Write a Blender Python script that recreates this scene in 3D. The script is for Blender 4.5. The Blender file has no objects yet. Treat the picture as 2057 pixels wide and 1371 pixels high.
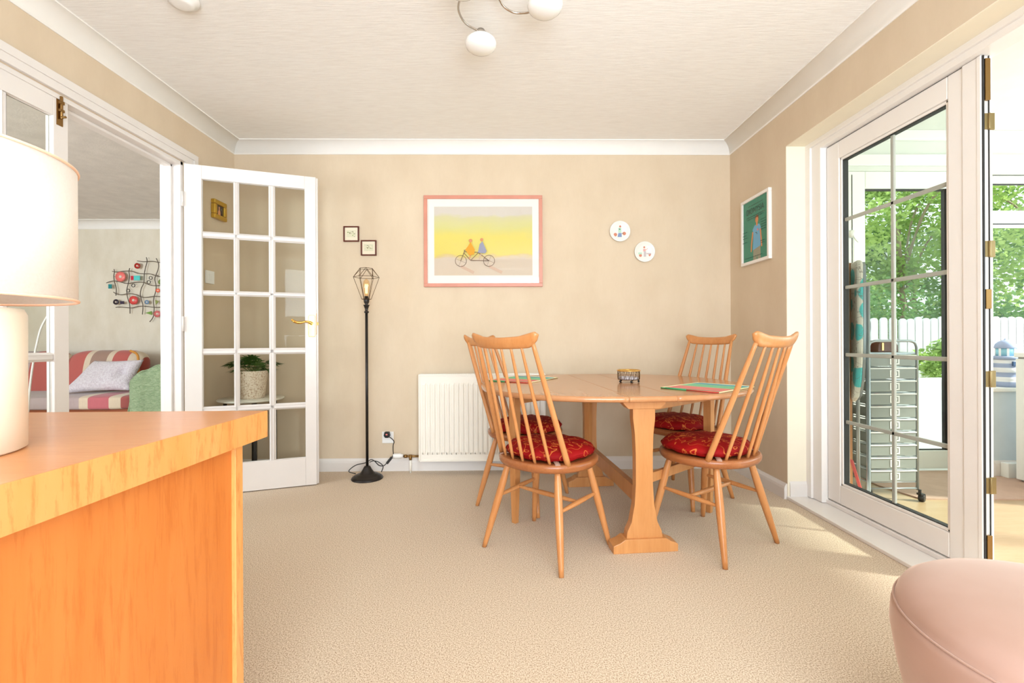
import bpy, bmesh, math, random
from mathutils import Matrix, Vector
random.seed(7)
PI = math.pi
SC = bpy.context.scene
COL = SC.collection

# ------------------------------------------------------------------ camera
YAW, ROLL, CAM_H = 0.0144, -0.0046, 0.96
cam_d = bpy.data.cameras.new('camera')
cam_d.sensor_fit = 'HORIZONTAL'; cam_d.sensor_width = 36.0
cam_d.lens = 36.0 * 914.0 / 2057.0
cam_d.shift_y = -(685.5 - 681.7) / 2057.0
cam_d.clip_start = 0.05; cam_d.clip_end = 200
cam = bpy.data.objects.new('camera', cam_d); COL.objects.link(cam)
_r = Vector((math.cos(YAW), -math.sin(YAW), 0)); _u = Vector((0, 0, 1)); _f = Vector((math.sin(YAW), math.cos(YAW), 0))
_c, _s = math.cos(ROLL), math.sin(ROLL)
_x = _r * _c + _u * _s; _y = _u * _c - _r * _s; _z = -_f
cam.matrix_world = Matrix(((_x.x, _y.x, _z.x, 0), (_x.y, _y.y, _z.y, 0), (_x.z, _y.z, _z.z, CAM_H), (0, 0, 0, 1)))
SC.camera = cam

# ------------------------------------------------------------------ view, world, daylight
SC.view_settings.view_transform = 'Standard'; SC.view_settings.look = 'None'
SC.view_settings.gamma = 1.0; SC.view_settings.use_curve_mapping = False
SC.view_settings.exposure = 0.72
W = bpy.data.worlds.new('sky'); SC.world = W; W.use_nodes = True
bg = W.node_tree.nodes['Background']
bg.inputs['Color'].default_value = (0.86, 0.94, 1.0, 1); bg.inputs['Strength'].default_value = 1.1

def lamp(name, kind, loc, energy, color=(1, 1, 1), aim=None, size=None, angle=None):
    l = bpy.data.lights.new(name, kind); l.energy = energy; l.color = color
    o = bpy.data.objects.new(name, l); COL.objects.link(o); o.location = loc
    if aim is not None:
        o.rotation_euler = Vector(aim).to_track_quat('-Z', 'Y').to_euler()
    if size:
        l.shape = 'RECTANGLE'; l.size, l.size_y = size
    if angle is not None:
        l.angle = angle
    return o
lamp('sun', 'SUN', (6, -2, 5), 5.0, (1.0, 0.965, 0.92), (-0.94 * 0.84, 0.33 * 0.84, -0.545), angle=math.radians(4))
# daylight arriving at the window behind the camera, the garden side, and the lounge window
lamp('daylight_rear_window', 'AREA', (0.485, -1.62, 1.28), 114, (0.79, 0.885, 1.0), (0, 1, 0.5), (1.95, 1.95))
lamp('daylight_garden_room', 'AREA', (4.62, 1.3, 1.4), 58, (0.82, 0.92, 1.0), (-1, 0, 0.1), (3.4, 1.5))
lamp('daylight_lounge_window', 'AREA', (-4.4, 0.04, 1.4), 95, (0.80, 0.91, 1.0), (0, 1, 0.05), (2.2, 1.3))

# ------------------------------------------------------------------ materials
def lin(c):
    c = c / 255.0
    return c / 12.92 if c <= 0.04045 else ((c + 0.055) / 1.055) ** 2.4
def rgb(r, g, b): return (lin(r), lin(g), lin(b), 1.0)
class NT:
    def __init__(s, name):
        s.m = bpy.data.materials.new(name); s.m.use_nodes = True
        s.t = s.m.node_tree; s.n = s.t.nodes
        s.b = s.n['Principled BSDF']; s.out = s.n['Material Output']
    def add(s, typ, **k):
        n = s.n.new(typ)
        for a, v in k.items():
            if hasattr(n, a): setattr(n, a, v)
            else: n.inputs[a].default_value = v
        return n
    def link(s, a, b): s.t.links.new(a, b)
    def coord(s, scale=(1, 1, 1), rot=(0, 0, 0)):
        tc = s.add('ShaderNodeTexCoord'); mp = s.add('ShaderNodeMapping')
        mp.inputs['Scale'].default_value = scale; mp.inputs['Rotation'].default_value = rot
        s.link(tc.outputs['Object'], mp.inputs['Vector']); return mp.outputs['Vector']
    def noise(s, vec, scale, detail=4, rough=0.55, dist=0.0):
        n = s.add('ShaderNodeTexNoise'); n.inputs['Scale'].default_value = scale
        n.inputs['Detail'].default_value = detail; n.inputs['Roughness'].default_value = rough
        n.inputs['Distortion'].default_value = dist
        s.link(vec, n.inputs['Vector']); return n.outputs['Fac']
    def ramp(s, fac, stops):
        r = s.add('ShaderNodeValToRGB'); e = r.color_ramp.elements
        while len(e) < len(stops): e.new(0.5)
        for k, (p, c) in enumerate(stops): e[k].position = p; e[k].color = c
        s.link(fac, r.inputs['Fac']); return r.outputs['Color']
    def mix(s, fac, a, b, mode='MIX'):
        m = s.add('ShaderNodeMix'); m.data_type = 'RGBA'; m.blend_type = mode
        for sock, v in ((m.inputs[0], fac), (m.inputs[6], a), (m.inputs[7], b)):
            if isinstance(v, (int, float)): sock.default_value = v
            elif isinstance(v, tuple): sock.default_value = v
            else: s.link(v, sock)
        return m.outputs[2]
    def math(s, op, a, b=0.0):
        m = s.add('ShaderNodeMath'); m.operation = op
        for sock, v in ((m.inputs[0], a), (m.inputs[1], b)):
            if isinstance(v, (int, float)): sock.default_value = v
            else: s.link(v, sock)
        return m.outputs[0]
    def bump(s, h, strength, dist=0.01):
        b = s.add('ShaderNodeBump'); b.inputs['Strength'].default_value = strength; b.inputs['Distance'].default_value = dist
        s.link(h, b.inputs['Height']); s.link(b.outputs['Normal'], s.b.inputs['Normal'])
    def set(s, **k):
        for a, v in k.items():
            s.b.inputs[a.replace('_', ' ')].default_value = v
        return s

def plain(name, col, rough=0.5, metal=0.0, bumpy=0.0, bscale=60, var=0.04, **k):
    n = NT(name); v = n.coord()
    f = n.noise(v, 9.0, 3)
    c2 = tuple(max(0, x * (1 - var * 2)) for x in col[:3]) + (1,)
    c3 = tuple(min(1, x * (1 + var)) for x in col[:3]) + (1,)
    n.link(n.ramp(f, [(0.3, c2), (0.7, c3)]), n.b.inputs['Base Color'])
    n.set(Roughness=rough, Metallic=metal, **k)
    if bumpy: n.bump(n.noise(v, bscale, 3), bumpy, 0.004)
    return n.m

def wood(name, a, b, dark, stretch, scale=1.0, rough=0.35, fleck=0.5, coat=0.0):
    """stretch: per-axis frequency, small along the grain"""
    a, b, dark = [tuple(x * 0.76 for x in c[:3]) + (1,) for c in (a, b, dark)]
    n = NT(name); v = n.coord(stretch)
    big = n.noise(v, 1.6 * scale, 4, 0.6, 0.6); fine = n.noise(v, 9 * scale, 5, 0.7, 0.2)
    c = n.ramp(big, [(0.3, a), (0.7, b)])
    fl = n.ramp(fine, [(0.36, (1, 1, 1, 1)), (0.5, (0, 0, 0, 1))])
    fm = n.add('ShaderNodeMath'); fm.operation = 'MULTIPLY'; fm.inputs[1].default_value = fleck
    n.link(fl, fm.inputs[0])
    n.link(n.mix(fm.outputs[0], c, dark), n.b.inputs['Base Color'])
    n.set(Roughness=rough, Coat_Weight=coat); n.bump(fine, 0.05, 0.002)
    return n.m

def glass(name, tint=(0.97, 0.99, 0.98, 1), refl=1.0):
    n = NT(name); n.n.remove(n.b)
    tr = n.add('ShaderNodeBsdfTransparent'); tr.inputs['Color'].default_value = tint
    gl = n.add('ShaderNodeBsdfGlossy'); gl.inputs['Roughness'].default_value = 0.01
    lw = n.add('ShaderNodeLayerWeight'); lw.inputs['Blend'].default_value = 0.5
    sch = n.math('ADD', n.math('MULTIPLY', n.math('POWER', lw.outputs['Facing'], 5.0), 0.9), 0.035)
    mu = n.math('MULTIPLY', sch, refl)
    mx = n.add('ShaderNodeMixShader'); n.link(mu, mx.inputs[0]); n.link(tr.outputs[0], mx.inputs[1]); n.link(gl.outputs[0], mx.inputs[2])
    n.link(mx.outputs[0], n.out.inputs['Surface']); return n.m

M = {}
def mk_wallpaper(name, c1, c2):
    n = NT(name); v = n.coord((2.2, 2.2, 1.2)); f1 = n.noise(v, 2.2, 4, 0.6); v2 = n.coord((34, 34, 9)); f2 = n.noise(v2, 3.0, 4, 0.6)
    a = n.ramp(f1, [(0.3, c1), (0.7, c2)])
    n.link(n.mix(n.math('MULTIPLY', f2, 0.10), a, c1, 'MULTIPLY'), n.b.inputs['Base Color'])
    n.set(Roughness=0.8); n.bump(f2, 0.1, 0.003); return n.m
M['wall'] = mk_wallpaper('cream_wallpaper', rgb(211, 191, 164), rgb(218, 199, 173))
M['lwall'] = mk_wallpaper('pale_wallpaper', rgb(214, 204, 184), rgb(226, 218, 202))
def mk_ceiling():
    n = NT('textured_ceiling_paper'); v = n.coord((4, 100, 1)); f = n.noise(v, 2.6, 3, 0.7)
    n.link(n.ramp(f, [(0.3, rgb(239, 236, 233)), (0.6, rgb(251, 250, 248))]), n.b.inputs['Base Color'])
    n.set(Roughness=0.85); n.bump(f, 0.35, 0.004); return n.m
M['ceil'] = mk_ceiling()
def mk_carpet():
    n = NT('beige_carpet'); v = n.coord(); f = n.noise(v, 240, 3, 0.75); g = n.noise(v, 2.2, 3, 0.5); k = n.noise(v, 420, 2, 0.6)
    c = n.ramp(f, [(0.36, rgb(140, 108, 82)), (0.46, rgb(198, 173, 142)), (0.60, rgb(236, 219, 195))])
    c = n.mix(n.math('MULTIPLY', g, 0.22), c, rgb(192, 166, 138))
    n.link(c, n.b.inputs['Base Color']); n.set(Roughness=0.95, Sheen_Weight=0.15)
    n.bump(n.math('ADD', f, k), 0.4, 0.002); return n.m
M['carpet'] = mk_carpet()
M['paint'] = plain('white_gloss_paint', rgb(229, 222, 216), 0.32, var=0.01)
M['plaster'] = plain('cream_painted_plaster', rgb(240, 230, 208), 0.7, var=0.01)
M['cove'] = plain('white_cornice_plaster', rgb(241, 237, 231), 0.7, var=0.01)
M['upvc'] = plain('white_upvc', rgb(240, 234, 228), 0.28, var=0.005)
M['upvc2'] = plain('white_garden_room_upvc', rgb(240, 240, 234), 0.35, var=0.005)
M['crwall'] = plain('white_garden_room_wall', rgb(222, 222, 215), 0.7, var=0.02)
M['bluewall'] = plain('pale_blue_dwarf_wall', rgb(214, 224, 230), 0.7, var=0.02)
M['gasket'] = plain('black_rubber_gasket', rgb(38, 36, 36), 0.6)
M['bar'] = plain('pewter_glazing_bar', rgb(190, 184, 176), 0.45)
M['glass'] = glass('clear_glass'); M['glass2'] = glass('garden_room_glass', (0.965, 0.985, 0.97, 1), 0.22)
M['picglass'] = glass('picture_glass', (1, 1, 1, 1), 0.45)
M['obscure'] = glass('old_door_glass', (0.95, 0.96, 0.94, 1), 0.22)
M['brass'] = plain('polished_brass', rgb(236, 186, 96), 0.2, 1.0)
M['keep'] = plain('dull_brass_keep', rgb(150, 130, 90), 0.45, 0.9)
M['darkbrass'] = plain('aged_brass', rgb(150, 116, 70), 0.35, 1.0)
M['chrome'] = plain('brushed_chrome', rgb(205, 198, 190), 0.2, 1.0)
M['steel'] = plain('grey_painted_steel', rgb(158, 164, 166), 0.35, 0.5)
M['black'] = plain('black_painted_iron', rgb(36, 30, 27), 0.38, 0.3)
M['bronze'] = plain('dark_bronze_wire', rgb(96, 70, 40), 0.4, 0.7)
M['blackplastic'] = plain('black_plastic', rgb(28, 27, 28), 0.4)
M['whiteplastic'] = plain('white_plastic', rgb(238, 236, 232), 0.35, var=0.01)
M['radiator'] = plain('cream_white_radiator_enamel', rgb(240, 233, 220), 0.35, var=0.01)
M['opal'] = plain('opal_white_glass', rgb(242, 240, 236), 0.18, var=0.01)
M['chairwood'] = wood('honey_beech', rgb(220, 146, 84), rgb(230, 160, 98), rgb(200, 122, 64), (14, 14, 1.1), 1.0, 0.32, 0.3)
M['seatwood'] = wood('elm_seat', rgb(176, 104, 58), rgb(192, 120, 70), rgb(146, 82, 42), (16, 2, 16), 1.0, 0.3, 0.4)
M['tabletop'] = wood('elm_tabletop', rgb(212, 146, 96), rgb(222, 160, 110), rgb(196, 128, 80), (10, 1.0, 10), 0.8, 0.22, 0.15, 0.2)
M['tablewood'] = wood('honey_table_frame', rgb(220, 148, 84), rgb(234, 166, 102), rgb(200, 128, 66), (12, 12, 1.0), 1.0, 0.35, 0.25)
M['oakside'] = wood('orange_oak_veneer', rgb(226, 128, 52), rgb(234, 142, 66), rgb(206, 106, 36), (9, 9, 0.9), 1.0, 0.4, 0.5)
M['oakedge'] = wood('golden_oak_edging', rgb(244, 166, 88), rgb(250, 178, 104), rgb(210, 124, 56), (16, 10, 1.6), 1.0, 0.4, 0.6)
M['oaktop'] = wood('polished_oak_top', rgb(240, 158, 92), rgb(246, 170, 106), rgb(222, 134, 70), (1.5, 10, 10), 1.0, 0.28, 0.35, 0.1)
M['floorwood'] = wood('pale_laminate', rgb(204, 170, 130), rgb(214, 184, 146), rgb(188, 152, 112), (1.4, 9, 9), 1.0, 0.3, 0.3)
M['creamlamp'] = plain('cream_ceramic', rgb(250, 240, 222), 0.35, var=0.01)
M['velvet'] = (lambda n: (n.link(n.ramp(n.noise(n.coord((2, 2, 3)), 2.4, 3), [(0.3, rgb(176, 140, 122)), (0.7, rgb(186, 151, 136))]), n.b.inputs['Base Color']),
      n.set(Roughness=0.7, Sheen_Weight=0.9, Sheen_Roughness=0.35, Sheen_Tint=rgb(246, 226, 214)), n.m)[-1])(NT('blush_velvet'))
def mk_shade():
    n = NT('white_linen_shade'); v = n.coord((1, 1, 1)); f = n.noise(v, 300, 2)
    d = n.add('ShaderNodeBsdfDiffuse'); t = n.add('ShaderNodeBsdfTranslucent')
    n.link(n.ramp(f, [(0.3, rgb(244, 240, 234)), (0.7, rgb(252, 249, 245))]), d.inputs['Color'])
    t.inputs['Color'].default_value = rgb(255, 249, 242)
    mx = n.add('ShaderNodeMixShader'); mx.inputs[0].default_value = 0.5
    n.link(d.outputs[0], mx.inputs[1]); n.link(t.outputs[0], mx.inputs[2]); n.link(mx.outputs[0], n.out.inputs['Surface']); return n.m
M['shade'] = mk_shade()
M['shadein'] = plain('peach_shade_lining', rgb(250, 206, 176), 0.8, var=0.01)
def mk_red():
    n = NT('red_leaf_damask'); v = n.coord((1, 1, 0.6))
    vo = n.add('ShaderNodeTexVoronoi'); vo.feature = 'F1'; vo.inputs['Scale'].default_value = 1.0
    mp = n.coord((20, 56, 20), (0, 0, 0.7)); n.link(mp, vo.inputs['Vector'])
    leaf = n.ramp(vo.outputs['Distance'], [(0.20, (0, 0, 0, 1)), (0.24, (1, 1, 1, 1)), (0.31, (1, 1, 1, 1)), (0.35, (0, 0, 0, 1))])
    w = n.add('ShaderNodeTexWave'); w.inputs['Scale'].default_value = 5.0; w.inputs['Distortion'].default_value = 6; w.inputs['Detail'].default_value = 0.0; w.inputs['Detail Scale'].default_value = 4.0
    n.link(v, w.inputs['Vector'])
    line = n.ramp(w.outputs['Fac'], [(0.985, (0, 0, 0, 1)), (0.998, (1, 1, 1, 1))])
    g = n.noise(v, 7, 2)
    gate = n.ramp(g, [(0.45, (0, 0, 0, 1)), (0.5, (1, 1, 1, 1))])
    f = n.mix(1.0, n.mix(1.0, leaf, gate, 'MULTIPLY'), line, 'LIGHTEN')
    base = n.ramp(n.noise(v, 5, 2), [(0.3, rgb(140, 8, 10)), (0.7, rgb(158, 14, 14))])
    fm = n.math('MULTIPLY', f, 0.75)
    n.link(n.mix(fm, base, rgb(226, 130, 62)), n.b.inputs['Base Color'])
    n.set(Roughness=0.7, Specular_IOR_Level=0.2); return n.m
M['red'] = mk_red()
M['strap'] = plain('mauve_grey_ribbon', rgb(176, 140, 122), 0.7)

# ------------------------------------------------------------------ mesh builder
class MB:
    def __init__(s): s.v = []; s.f = []; s.mi = []; s.sm = []; s.k = 0; s.keep = set()
    def _f(s, f, smooth): s.f.append(f); s.mi.append(s.k); s.sm.append(smooth)
    def mat(s, k): s.k = k; return s
    def box(s, x0, x1, y0, y1, z0, z1, m=None):
        b = len(s.v); P = [(x, y, z) for x in (x0, x1) for y in (y0, y1) for z in (z0, z1)]
        if m: P = [tuple(m @ Vector(p)) for p in P]
        s.v += P; s.keep |= set(range(b, b + 8))
        for q in ((0, 1, 3, 2), (4, 6, 7, 5), (0, 4, 5, 1), (2, 3, 7, 6), (0, 2, 6, 4), (1, 5, 7, 3)): s._f(tuple(b + i for i in q), False)
        return s
    def bar(s, p, q, w, h, up=(0, 0, 1)):
        p, q = Vector(p), Vector(q); d = (q - p); L = d.length; d.normalize(); up = Vector(up)
        x = d.cross(up).normalized(); z = x.cross(d)
        m = Matrix(((x.x, d.x, z.x, p.x), (x.y, d.y, z.y, p.y), (x.z, d.z, z.z, p.z), (0, 0, 0, 1)))
        return s.box(-w / 2, w / 2, 0, L, -h / 2, h / 2, m)
    def tube(s, pts, r, n=10, closed=False, caps=True):
        pts = [Vector(p) for p in pts]; N = len(pts)
        rr = [r] * N if isinstance(r, (int, float)) else r
        b = len(s.v); prev = None
        for i, p in enumerate(pts):
            if closed: d = pts[(i + 1) % N] - pts[i - 1]
            else: d = pts[min(i + 1, N - 1)] - pts[max(i - 1, 0)]
            d.normalize()
            if prev is None:
                a = Vector((0, 0, 1)) if abs(d.z) < 0.9 else Vector((1, 0, 0)); x = d.cross(a).normalized()
            else:
                x = prev - d * prev.dot(d)
                x = x.normalized() if x.length > 1e-6 else d.orthogonal().normalized()
            prev = x; y = d.cross(x)
            for k in range(n):
                t = 2 * PI * k / n; s.v.append(tuple(p + (x * math.cos(t) + y * math.sin(t)) * rr[i]))
        for i in range(N if closed else N - 1):
            for k in range(n):
                a, c = b + i * n, b + ((i + 1) % N) * n
                s._f((a + k, a + (k + 1) % n, c + (k + 1) % n, c + k), True)
        if caps and not closed:
            s._f(tuple(b + k for k in reversed(range(n))), False); s._f(tuple(b + (N - 1) * n + k for k in range(n)), False)
        return s
    def lathe(s, prof, c=(0, 0, 0), n=32, axis='z', m=None):
        b = len(s.v)
        for r, z in prof:
            for k in range(n):
                t = 2 * PI * k / n; x, y = r * math.cos(t), r * math.sin(t)
                p = Vector((x, y, z)) if axis == 'z' else (Vector((x, z, y)) if axis == 'y' else Vector((z, x, y)))
                p = p + Vector(c)
                s.v.append(tuple(m @ p) if m else tuple(p))
        for i in range(len(prof) - 1):
            for k in range(n):
                s._f((b + i * n + k, b + i * n + (k + 1) % n, b + (i + 1) * n + (k + 1) % n, b + (i + 1) * n + k), True)
        s._f(tuple(b + k for k in reversed(range(n))), False)
        s._f(tuple(b + (len(prof) - 1) * n + k for k in range(n)), False)
        return s
    def prism(s, poly, axis, d0, d1, m=None, smooth=False):
        """poly: 2D points in the plane across axis; x:(y,z) y:(x,z) z:(x,y)"""
        b = len(s.v); n = len(poly)
        for d in (d0, d1):
            for a, c in poly:
                p = (d, a, c) if axis == 'x' else ((a, d, c) if axis == 'y' else (a, c, d))
                s.v.append(tuple(m @ Vector(p)) if m else p)
        s.keep |= set(range(b, b + 2 * n))
        s._f(tuple(b + i for i in reversed(range(n))), False); s._f(tuple(b + n + i for i in range(n)), False)
        for i in range(n): s._f((b + i, b + (i + 1) % n, b + n + (i + 1) % n, b + n + i), smooth)
        return s
    def ell(s, c, a, n=20, k=12, m=None, fn=None):
        b = len(s.v)
        for i in range(k + 1):
            ph = -PI / 2 + PI * i / k
            for j in range(n):
                t = 2 * PI * j / n
                p = Vector((c[0] + a[0] * math.cos(ph) * math.cos(t), c[1] + a[1] * math.cos(ph) * math.sin(t), c[2] + a[2] * math.sin(ph)))
                if fn: p = fn(p)
                s.v.append(tuple(m @ p) if m else tuple(p))
        for i in range(k):
            for j in range(n):
                s._f((b + i * n + j, b + i * n + (j + 1) % n, b + (i + 1) * n + (j + 1) % n, b + (i + 1) * n + j), True)
        return s
    def grid(s, fn, nu, nv, closed_u=False):
        b = len(s.v)
        for i in range(nu + 1):
            for j in range(nv + 1): s.v.append(tuple(fn(i / nu, j / nv)))
        for i in range(nu):
            for j in range(nv):
                a = b + i * (nv + 1) + j; s._f((a, a + nv + 1, a + nv + 2, a + 1), True)
        return s

ROOTM = {}
def clean(o, keep):
    bm = bmesh.new(); bm.from_mesh(o.data); bm.verts.ensure_lookup_table()
    bmesh.ops.remove_doubles(bm, verts=[v for v in bm.verts if v.index not in keep], dist=1e-5)
    bmesh.ops.recalc_face_normals(bm, faces=bm.faces)
    bm.to_mesh(o.data); bm.free()
def build(name, mb, mats, parent=None, bevel=0.0, local=False, seg=2, fix=True):
    me = bpy.data.meshes.new(name)
    vs = mb.v
    if parent is not None and not local:
        mi = ROOTM[parent.name].inverted(); vs = [tuple(mi @ Vector(p)) for p in vs]
    me.from_pydata(vs, [], mb.f)
    mats = mats if isinstance(mats, (list, tuple)) else [mats]
    for m in mats: me.materials.append(M[m] if isinstance(m, str) else m)
    me.polygons.foreach_set('material_index', mb.mi); me.polygons.foreach_set('use_smooth', mb.sm)
    me.update()
    o = bpy.data.objects.new(name, me); COL.objects.link(o)
    if fix: clean(o, mb.keep)
    if parent is not None: o.parent = parent; ROOTM[o.name] = ROOTM[parent.name]
    else: ROOTM[o.name] = Matrix.Identity(4)
    if bevel:
        b = o.modifiers.new('bevel', 'BEVEL'); b.width = bevel; b.segments = seg; b.limit_method = 'ANGLE'; b.angle_limit = math.radians(38)
    return o
def tag(o, label, cat, group=None, kind=None):
    o['label'] = label; o['category'] = cat
    if group: o['group'] = group
    if kind: o['kind'] = kind
    return o
def thing(name, label, cat, loc=(0, 0, 0), rz=0.0, group=None, kind=None):
    o = bpy.data.objects.new(name, None); COL.objects.link(o); o.empty_display_size = 0.1
    o.location = loc; o.rotation_euler = (0, 0, rz)
    ROOTM[o.name] = Matrix.Translation(loc) @ Matrix.Rotation(rz, 4, 'Z')
    return tag(o, label, cat, group, kind)
def struct(name, mb, mat, label, cat, bevel=0.0):
    return tag(build(name, mb, mat, None, bevel), label, cat, kind='structure')
def copy_tree(o, parent=None):
    c = o.copy(); COL.objects.link(c)
    if parent is not None: c.parent = parent
    for ch in list(o.children): copy_tree(ch, c)
    return c
def superell(a, b, e, n=64, cx=0, cy=0, rot=0):
    out = []
    for k in range(n):
        t = 2 * PI * k / n; c, s_ = math.cos(t), math.sin(t)
        x = a * abs(c) ** (2 / e) * (1 if c >= 0 else -1); y = b * abs(s_) ** (2 / e) * (1 if s_ >= 0 else -1)
        out.append((cx + x * math.cos(rot) - y * math.sin(rot), cy + x * math.sin(rot) + y * math.cos(rot)))
    return out
def spline(P, n=8):
    P = [Vector(p) for p in P]; out = []
    for i in range(len(P) - 1):
        p0, p1, p2, p3 = P[max(i - 1, 0)], P[i], P[i + 1], P[min(i + 2, len(P) - 1)]
        for k in range(n):
            t = k / n
            out.append(0.5 * ((2 * p1) + (p2 - p0) * t + (2 * p0 - 5 * p1 + 4 * p2 - p3) * t * t + (3 * p1 - p0 - 3 * p2 + p3) * t ** 3))
    out.append(P[-1]); return out

# ------------------------------------------------------------------ the room shell
XL, XR, YB, YF, ZC = -1.984, 1.679, 3.367, -1.5, 2.406
OY0, OY1, OZ = 1.335, 2.835, 2.062          # glazed double doors in the left wall
RY0, RY1, RZ = 0.95, 2.694, 2.107           # opening to the garden room
struct('floor', MB().box(XL - 0.13, XR, YF - 0.1, YB + 0.1, -0.06, 0), 'carpet', 'mottled beige carpet under the dining table', 'floor')
struct('ceiling', MB().box(XL - 0.13, XR + 0.14, YF - 0.1, YB + 0.1, ZC, ZC + 0.08), 'ceil', 'white ribbed papered ceiling over the dining room', 'ceiling')
struct('wall_back', MB().box(XL - 0.13, XR + 0.3, YB, YB + 0.11, 0, ZC), 'wall', 'cream papered wall with the bicycle picture', 'wall')
struct('wall_left', MB().box(XL - 0.124, XL, YF, OY0, 0, ZC).box(XL - 0.124, XL, OY1, YB, 0, ZC).box(XL - 0.124, XL, OY0, OY1, OZ, ZC), 'wall',
       'cream papered wall around the glazed double doors', 'wall')
struct('wall_right', MB().box(XR, XR + 0.3, RY1, YB, 0, ZC).box(XR, XR + 0.3, YF, RY0, 0, ZC).box(XR, XR + 0.3, RY0, RY1, RZ, ZC), 'wall',
       'cream papered wall around the garden room doors', 'wall')
struct('wall_front', MB().box(XL - 0.13, -0.53, YF - 0.1, YF, 0, ZC).box(1.50, XR + 0.3, YF - 0.1, YF, 0, ZC).box(-0.53, 1.50, YF - 0.1, YF, 0, 0.25).box(-0.53, 1.50, YF - 0.1, YF, 2.30, ZC), 'wall',
       'cream papered wall with the front window', 'wall')
w1 = thing('window_1', 'white framed front window behind the viewpoint', 'window', (0.485, YF - 0.05, 0.25), kind='structure')
m = MB()
for x in (-0.50, 0.485, 1.47): m.box(x - 0.03, x + 0.03, YF - 0.08, YF - 0.02, 0.25, 2.30)
for z in (0.28, 2.27): m.box(-0.53, 1.50, YF - 0.08, YF - 0.02, z - 0.03, z + 0.03)
build('window_frame', m, 'upvc', w1, 0.004)
build('pane', MB().box(-0.50, 1.47, YF - 0.052, YF - 0.048, 0.28, 2.27), 'glass', w1)

def cornice(name, p, q, nrm, z, label, drop=0.08, mat='cove', m0=0.0, m1=0.0):
    """cove along p-q; nrm points into the room"""
    p, q = Vector((p[0], p[1], 0)), Vector((q[0], q[1], 0)); d = (q - p).normalized(); nn = Vector((nrm[0], nrm[1], 0))
    prof = [(0, -drop), (0.004, -drop)]
    for k in range(9):
        t = k / 8 * PI / 2; prof.append((0.008 + (drop - 0.004) * (1 - math.cos(t)), -drop + 0.006 + (drop - 0.012) * math.sin(t)))
    prof += [(drop + 0.006, -0.006), (drop + 0.006, 0), (0, 0)]
    mb = MB(); b = len(mb.v); n = len(prof)
    for e, mt in ((p, m0), (q, m1)):
        sgn = 1 if e is p else -1
        for a, c in prof:
            w = e + nn * a + d * sgn * a * mt; mb.v.append((w.x, w.y, z + c))
    mb._f(tuple(range(n)), False); mb._f(tuple(n + i for i in reversed(range(n))), False)
    for i in range(n): mb._f((i, (i + 1) % n, n + (i + 1) % n, n + i), 2 <= i < 10)
    return struct(name, mb, mat, label, 'cornice')
cornice('trim_1', (XL, YB), (XR, YB), (0, -1), ZC, 'white coved cornice along the back wall', m0=1, m1=1)
cornice('trim_2', (XL, YB), (XL, YF), (1, 0), ZC, 'white coved cornice above the glazed double doors', m0=1)
cornice('trim_3', (XR, YB), (XR, YF), (-1, 0), ZC, 'white coved cornice above the garden room opening', m0=1)

def skirting(name, p, q, nrm, label, h=0.092, t=0.018, z0=0.0, mat='paint', m0=0, m1=0):
    p, q = Vector((p[0], p[1], 0)), Vector((q[0], q[1], 0)); nn = Vector((nrm[0], nrm[1], 0)); d = (q - p).normalized()
    prof = [(0, 0), (t, 0), (t, h * 0.66), (t * 0.85, h * 0.82), (t * 0.45, h * 0.95), (t * 0.3, h), (0, h)]
    mb = MB(); n = len(prof)
    for e, mt, sg in ((p, m0, 1), (q, m1, -1)):
        for a, c in prof:
            w = e + nn * a + d * sg * a * mt; mb.v.append((w.x, w.y, z0 + c))
    mb._f(tuple(range(n)), False); mb._f(tuple(n + i for i in reversed(range(n))), False)
    for i in range(n): mb._f((i, (i + 1) % n, n + (i + 1) % n, n + i), False)
    return struct(name, mb, mat, label, 'baseboard')
skirting('baseboard_back', (XL, YB), (XR, YB), (0, -1), 'white skirting board below the radiator wall', m0=1, m1=1)
skirting('baseboard_left', (XL, YB), (XL, 2.955), (1, 0), 'white skirting board between the double doors and the corner', m0=1)
skirting('baseboard_right', (XR, YB), (XR, RY1 + 0.0), (-1, 0), 'white skirting board between the corner and the garden room opening', m0=1)

# lining, architrave of the double doors in the left wall
m = MB()
T = 0.022
m.box(XL - 0.126, XL, OY1 - T, OY1, 0, OZ).box(XL - 0.126, XL, OY0, OY0 + T, 0, OZ).box(XL - 0.126, XL, OY0, OY1, OZ - T, OZ)
m.box(XL - 0.09, XL - 0.05, OY1 - T - 0.014, OY1 - T, 0, OZ - T).box(XL - 0.09, XL - 0.05, OY0 + T, OY1 - T, OZ - T - 0.014, OZ - T).box(XL - 0.09, XL - 0.05, OY0 + T, OY0 + T + 0.014, 0, OZ - T)
struct('trim_4', m, 'paint', 'white painted lining of the double door opening', 'door frame', 0.002)
m = MB(); A = 0.105
for x0, x1, a in ((XL, XL + 0.016, A), (XL, XL + 0.022, A * 0.35)):
    e = A - a
    zl = 2.139 - a if a < A else OZ + 0.004
    m.box(x0, x1, OY1 + 0.006 + e, OY1 + 0.006 + A, 0, zl).box(x0, x1, OY0 - 0.006 - A, OY0 - 0.006 - e, 0, zl)
    m.box(x0, x1, OY0 - 0.006 - A, OY1 + 0.006 + A, zl, 2.139)
struct('trim_5', m, 'paint', 'white architrave around the glazed double doors', 'door frame', 0.0015)

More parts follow.
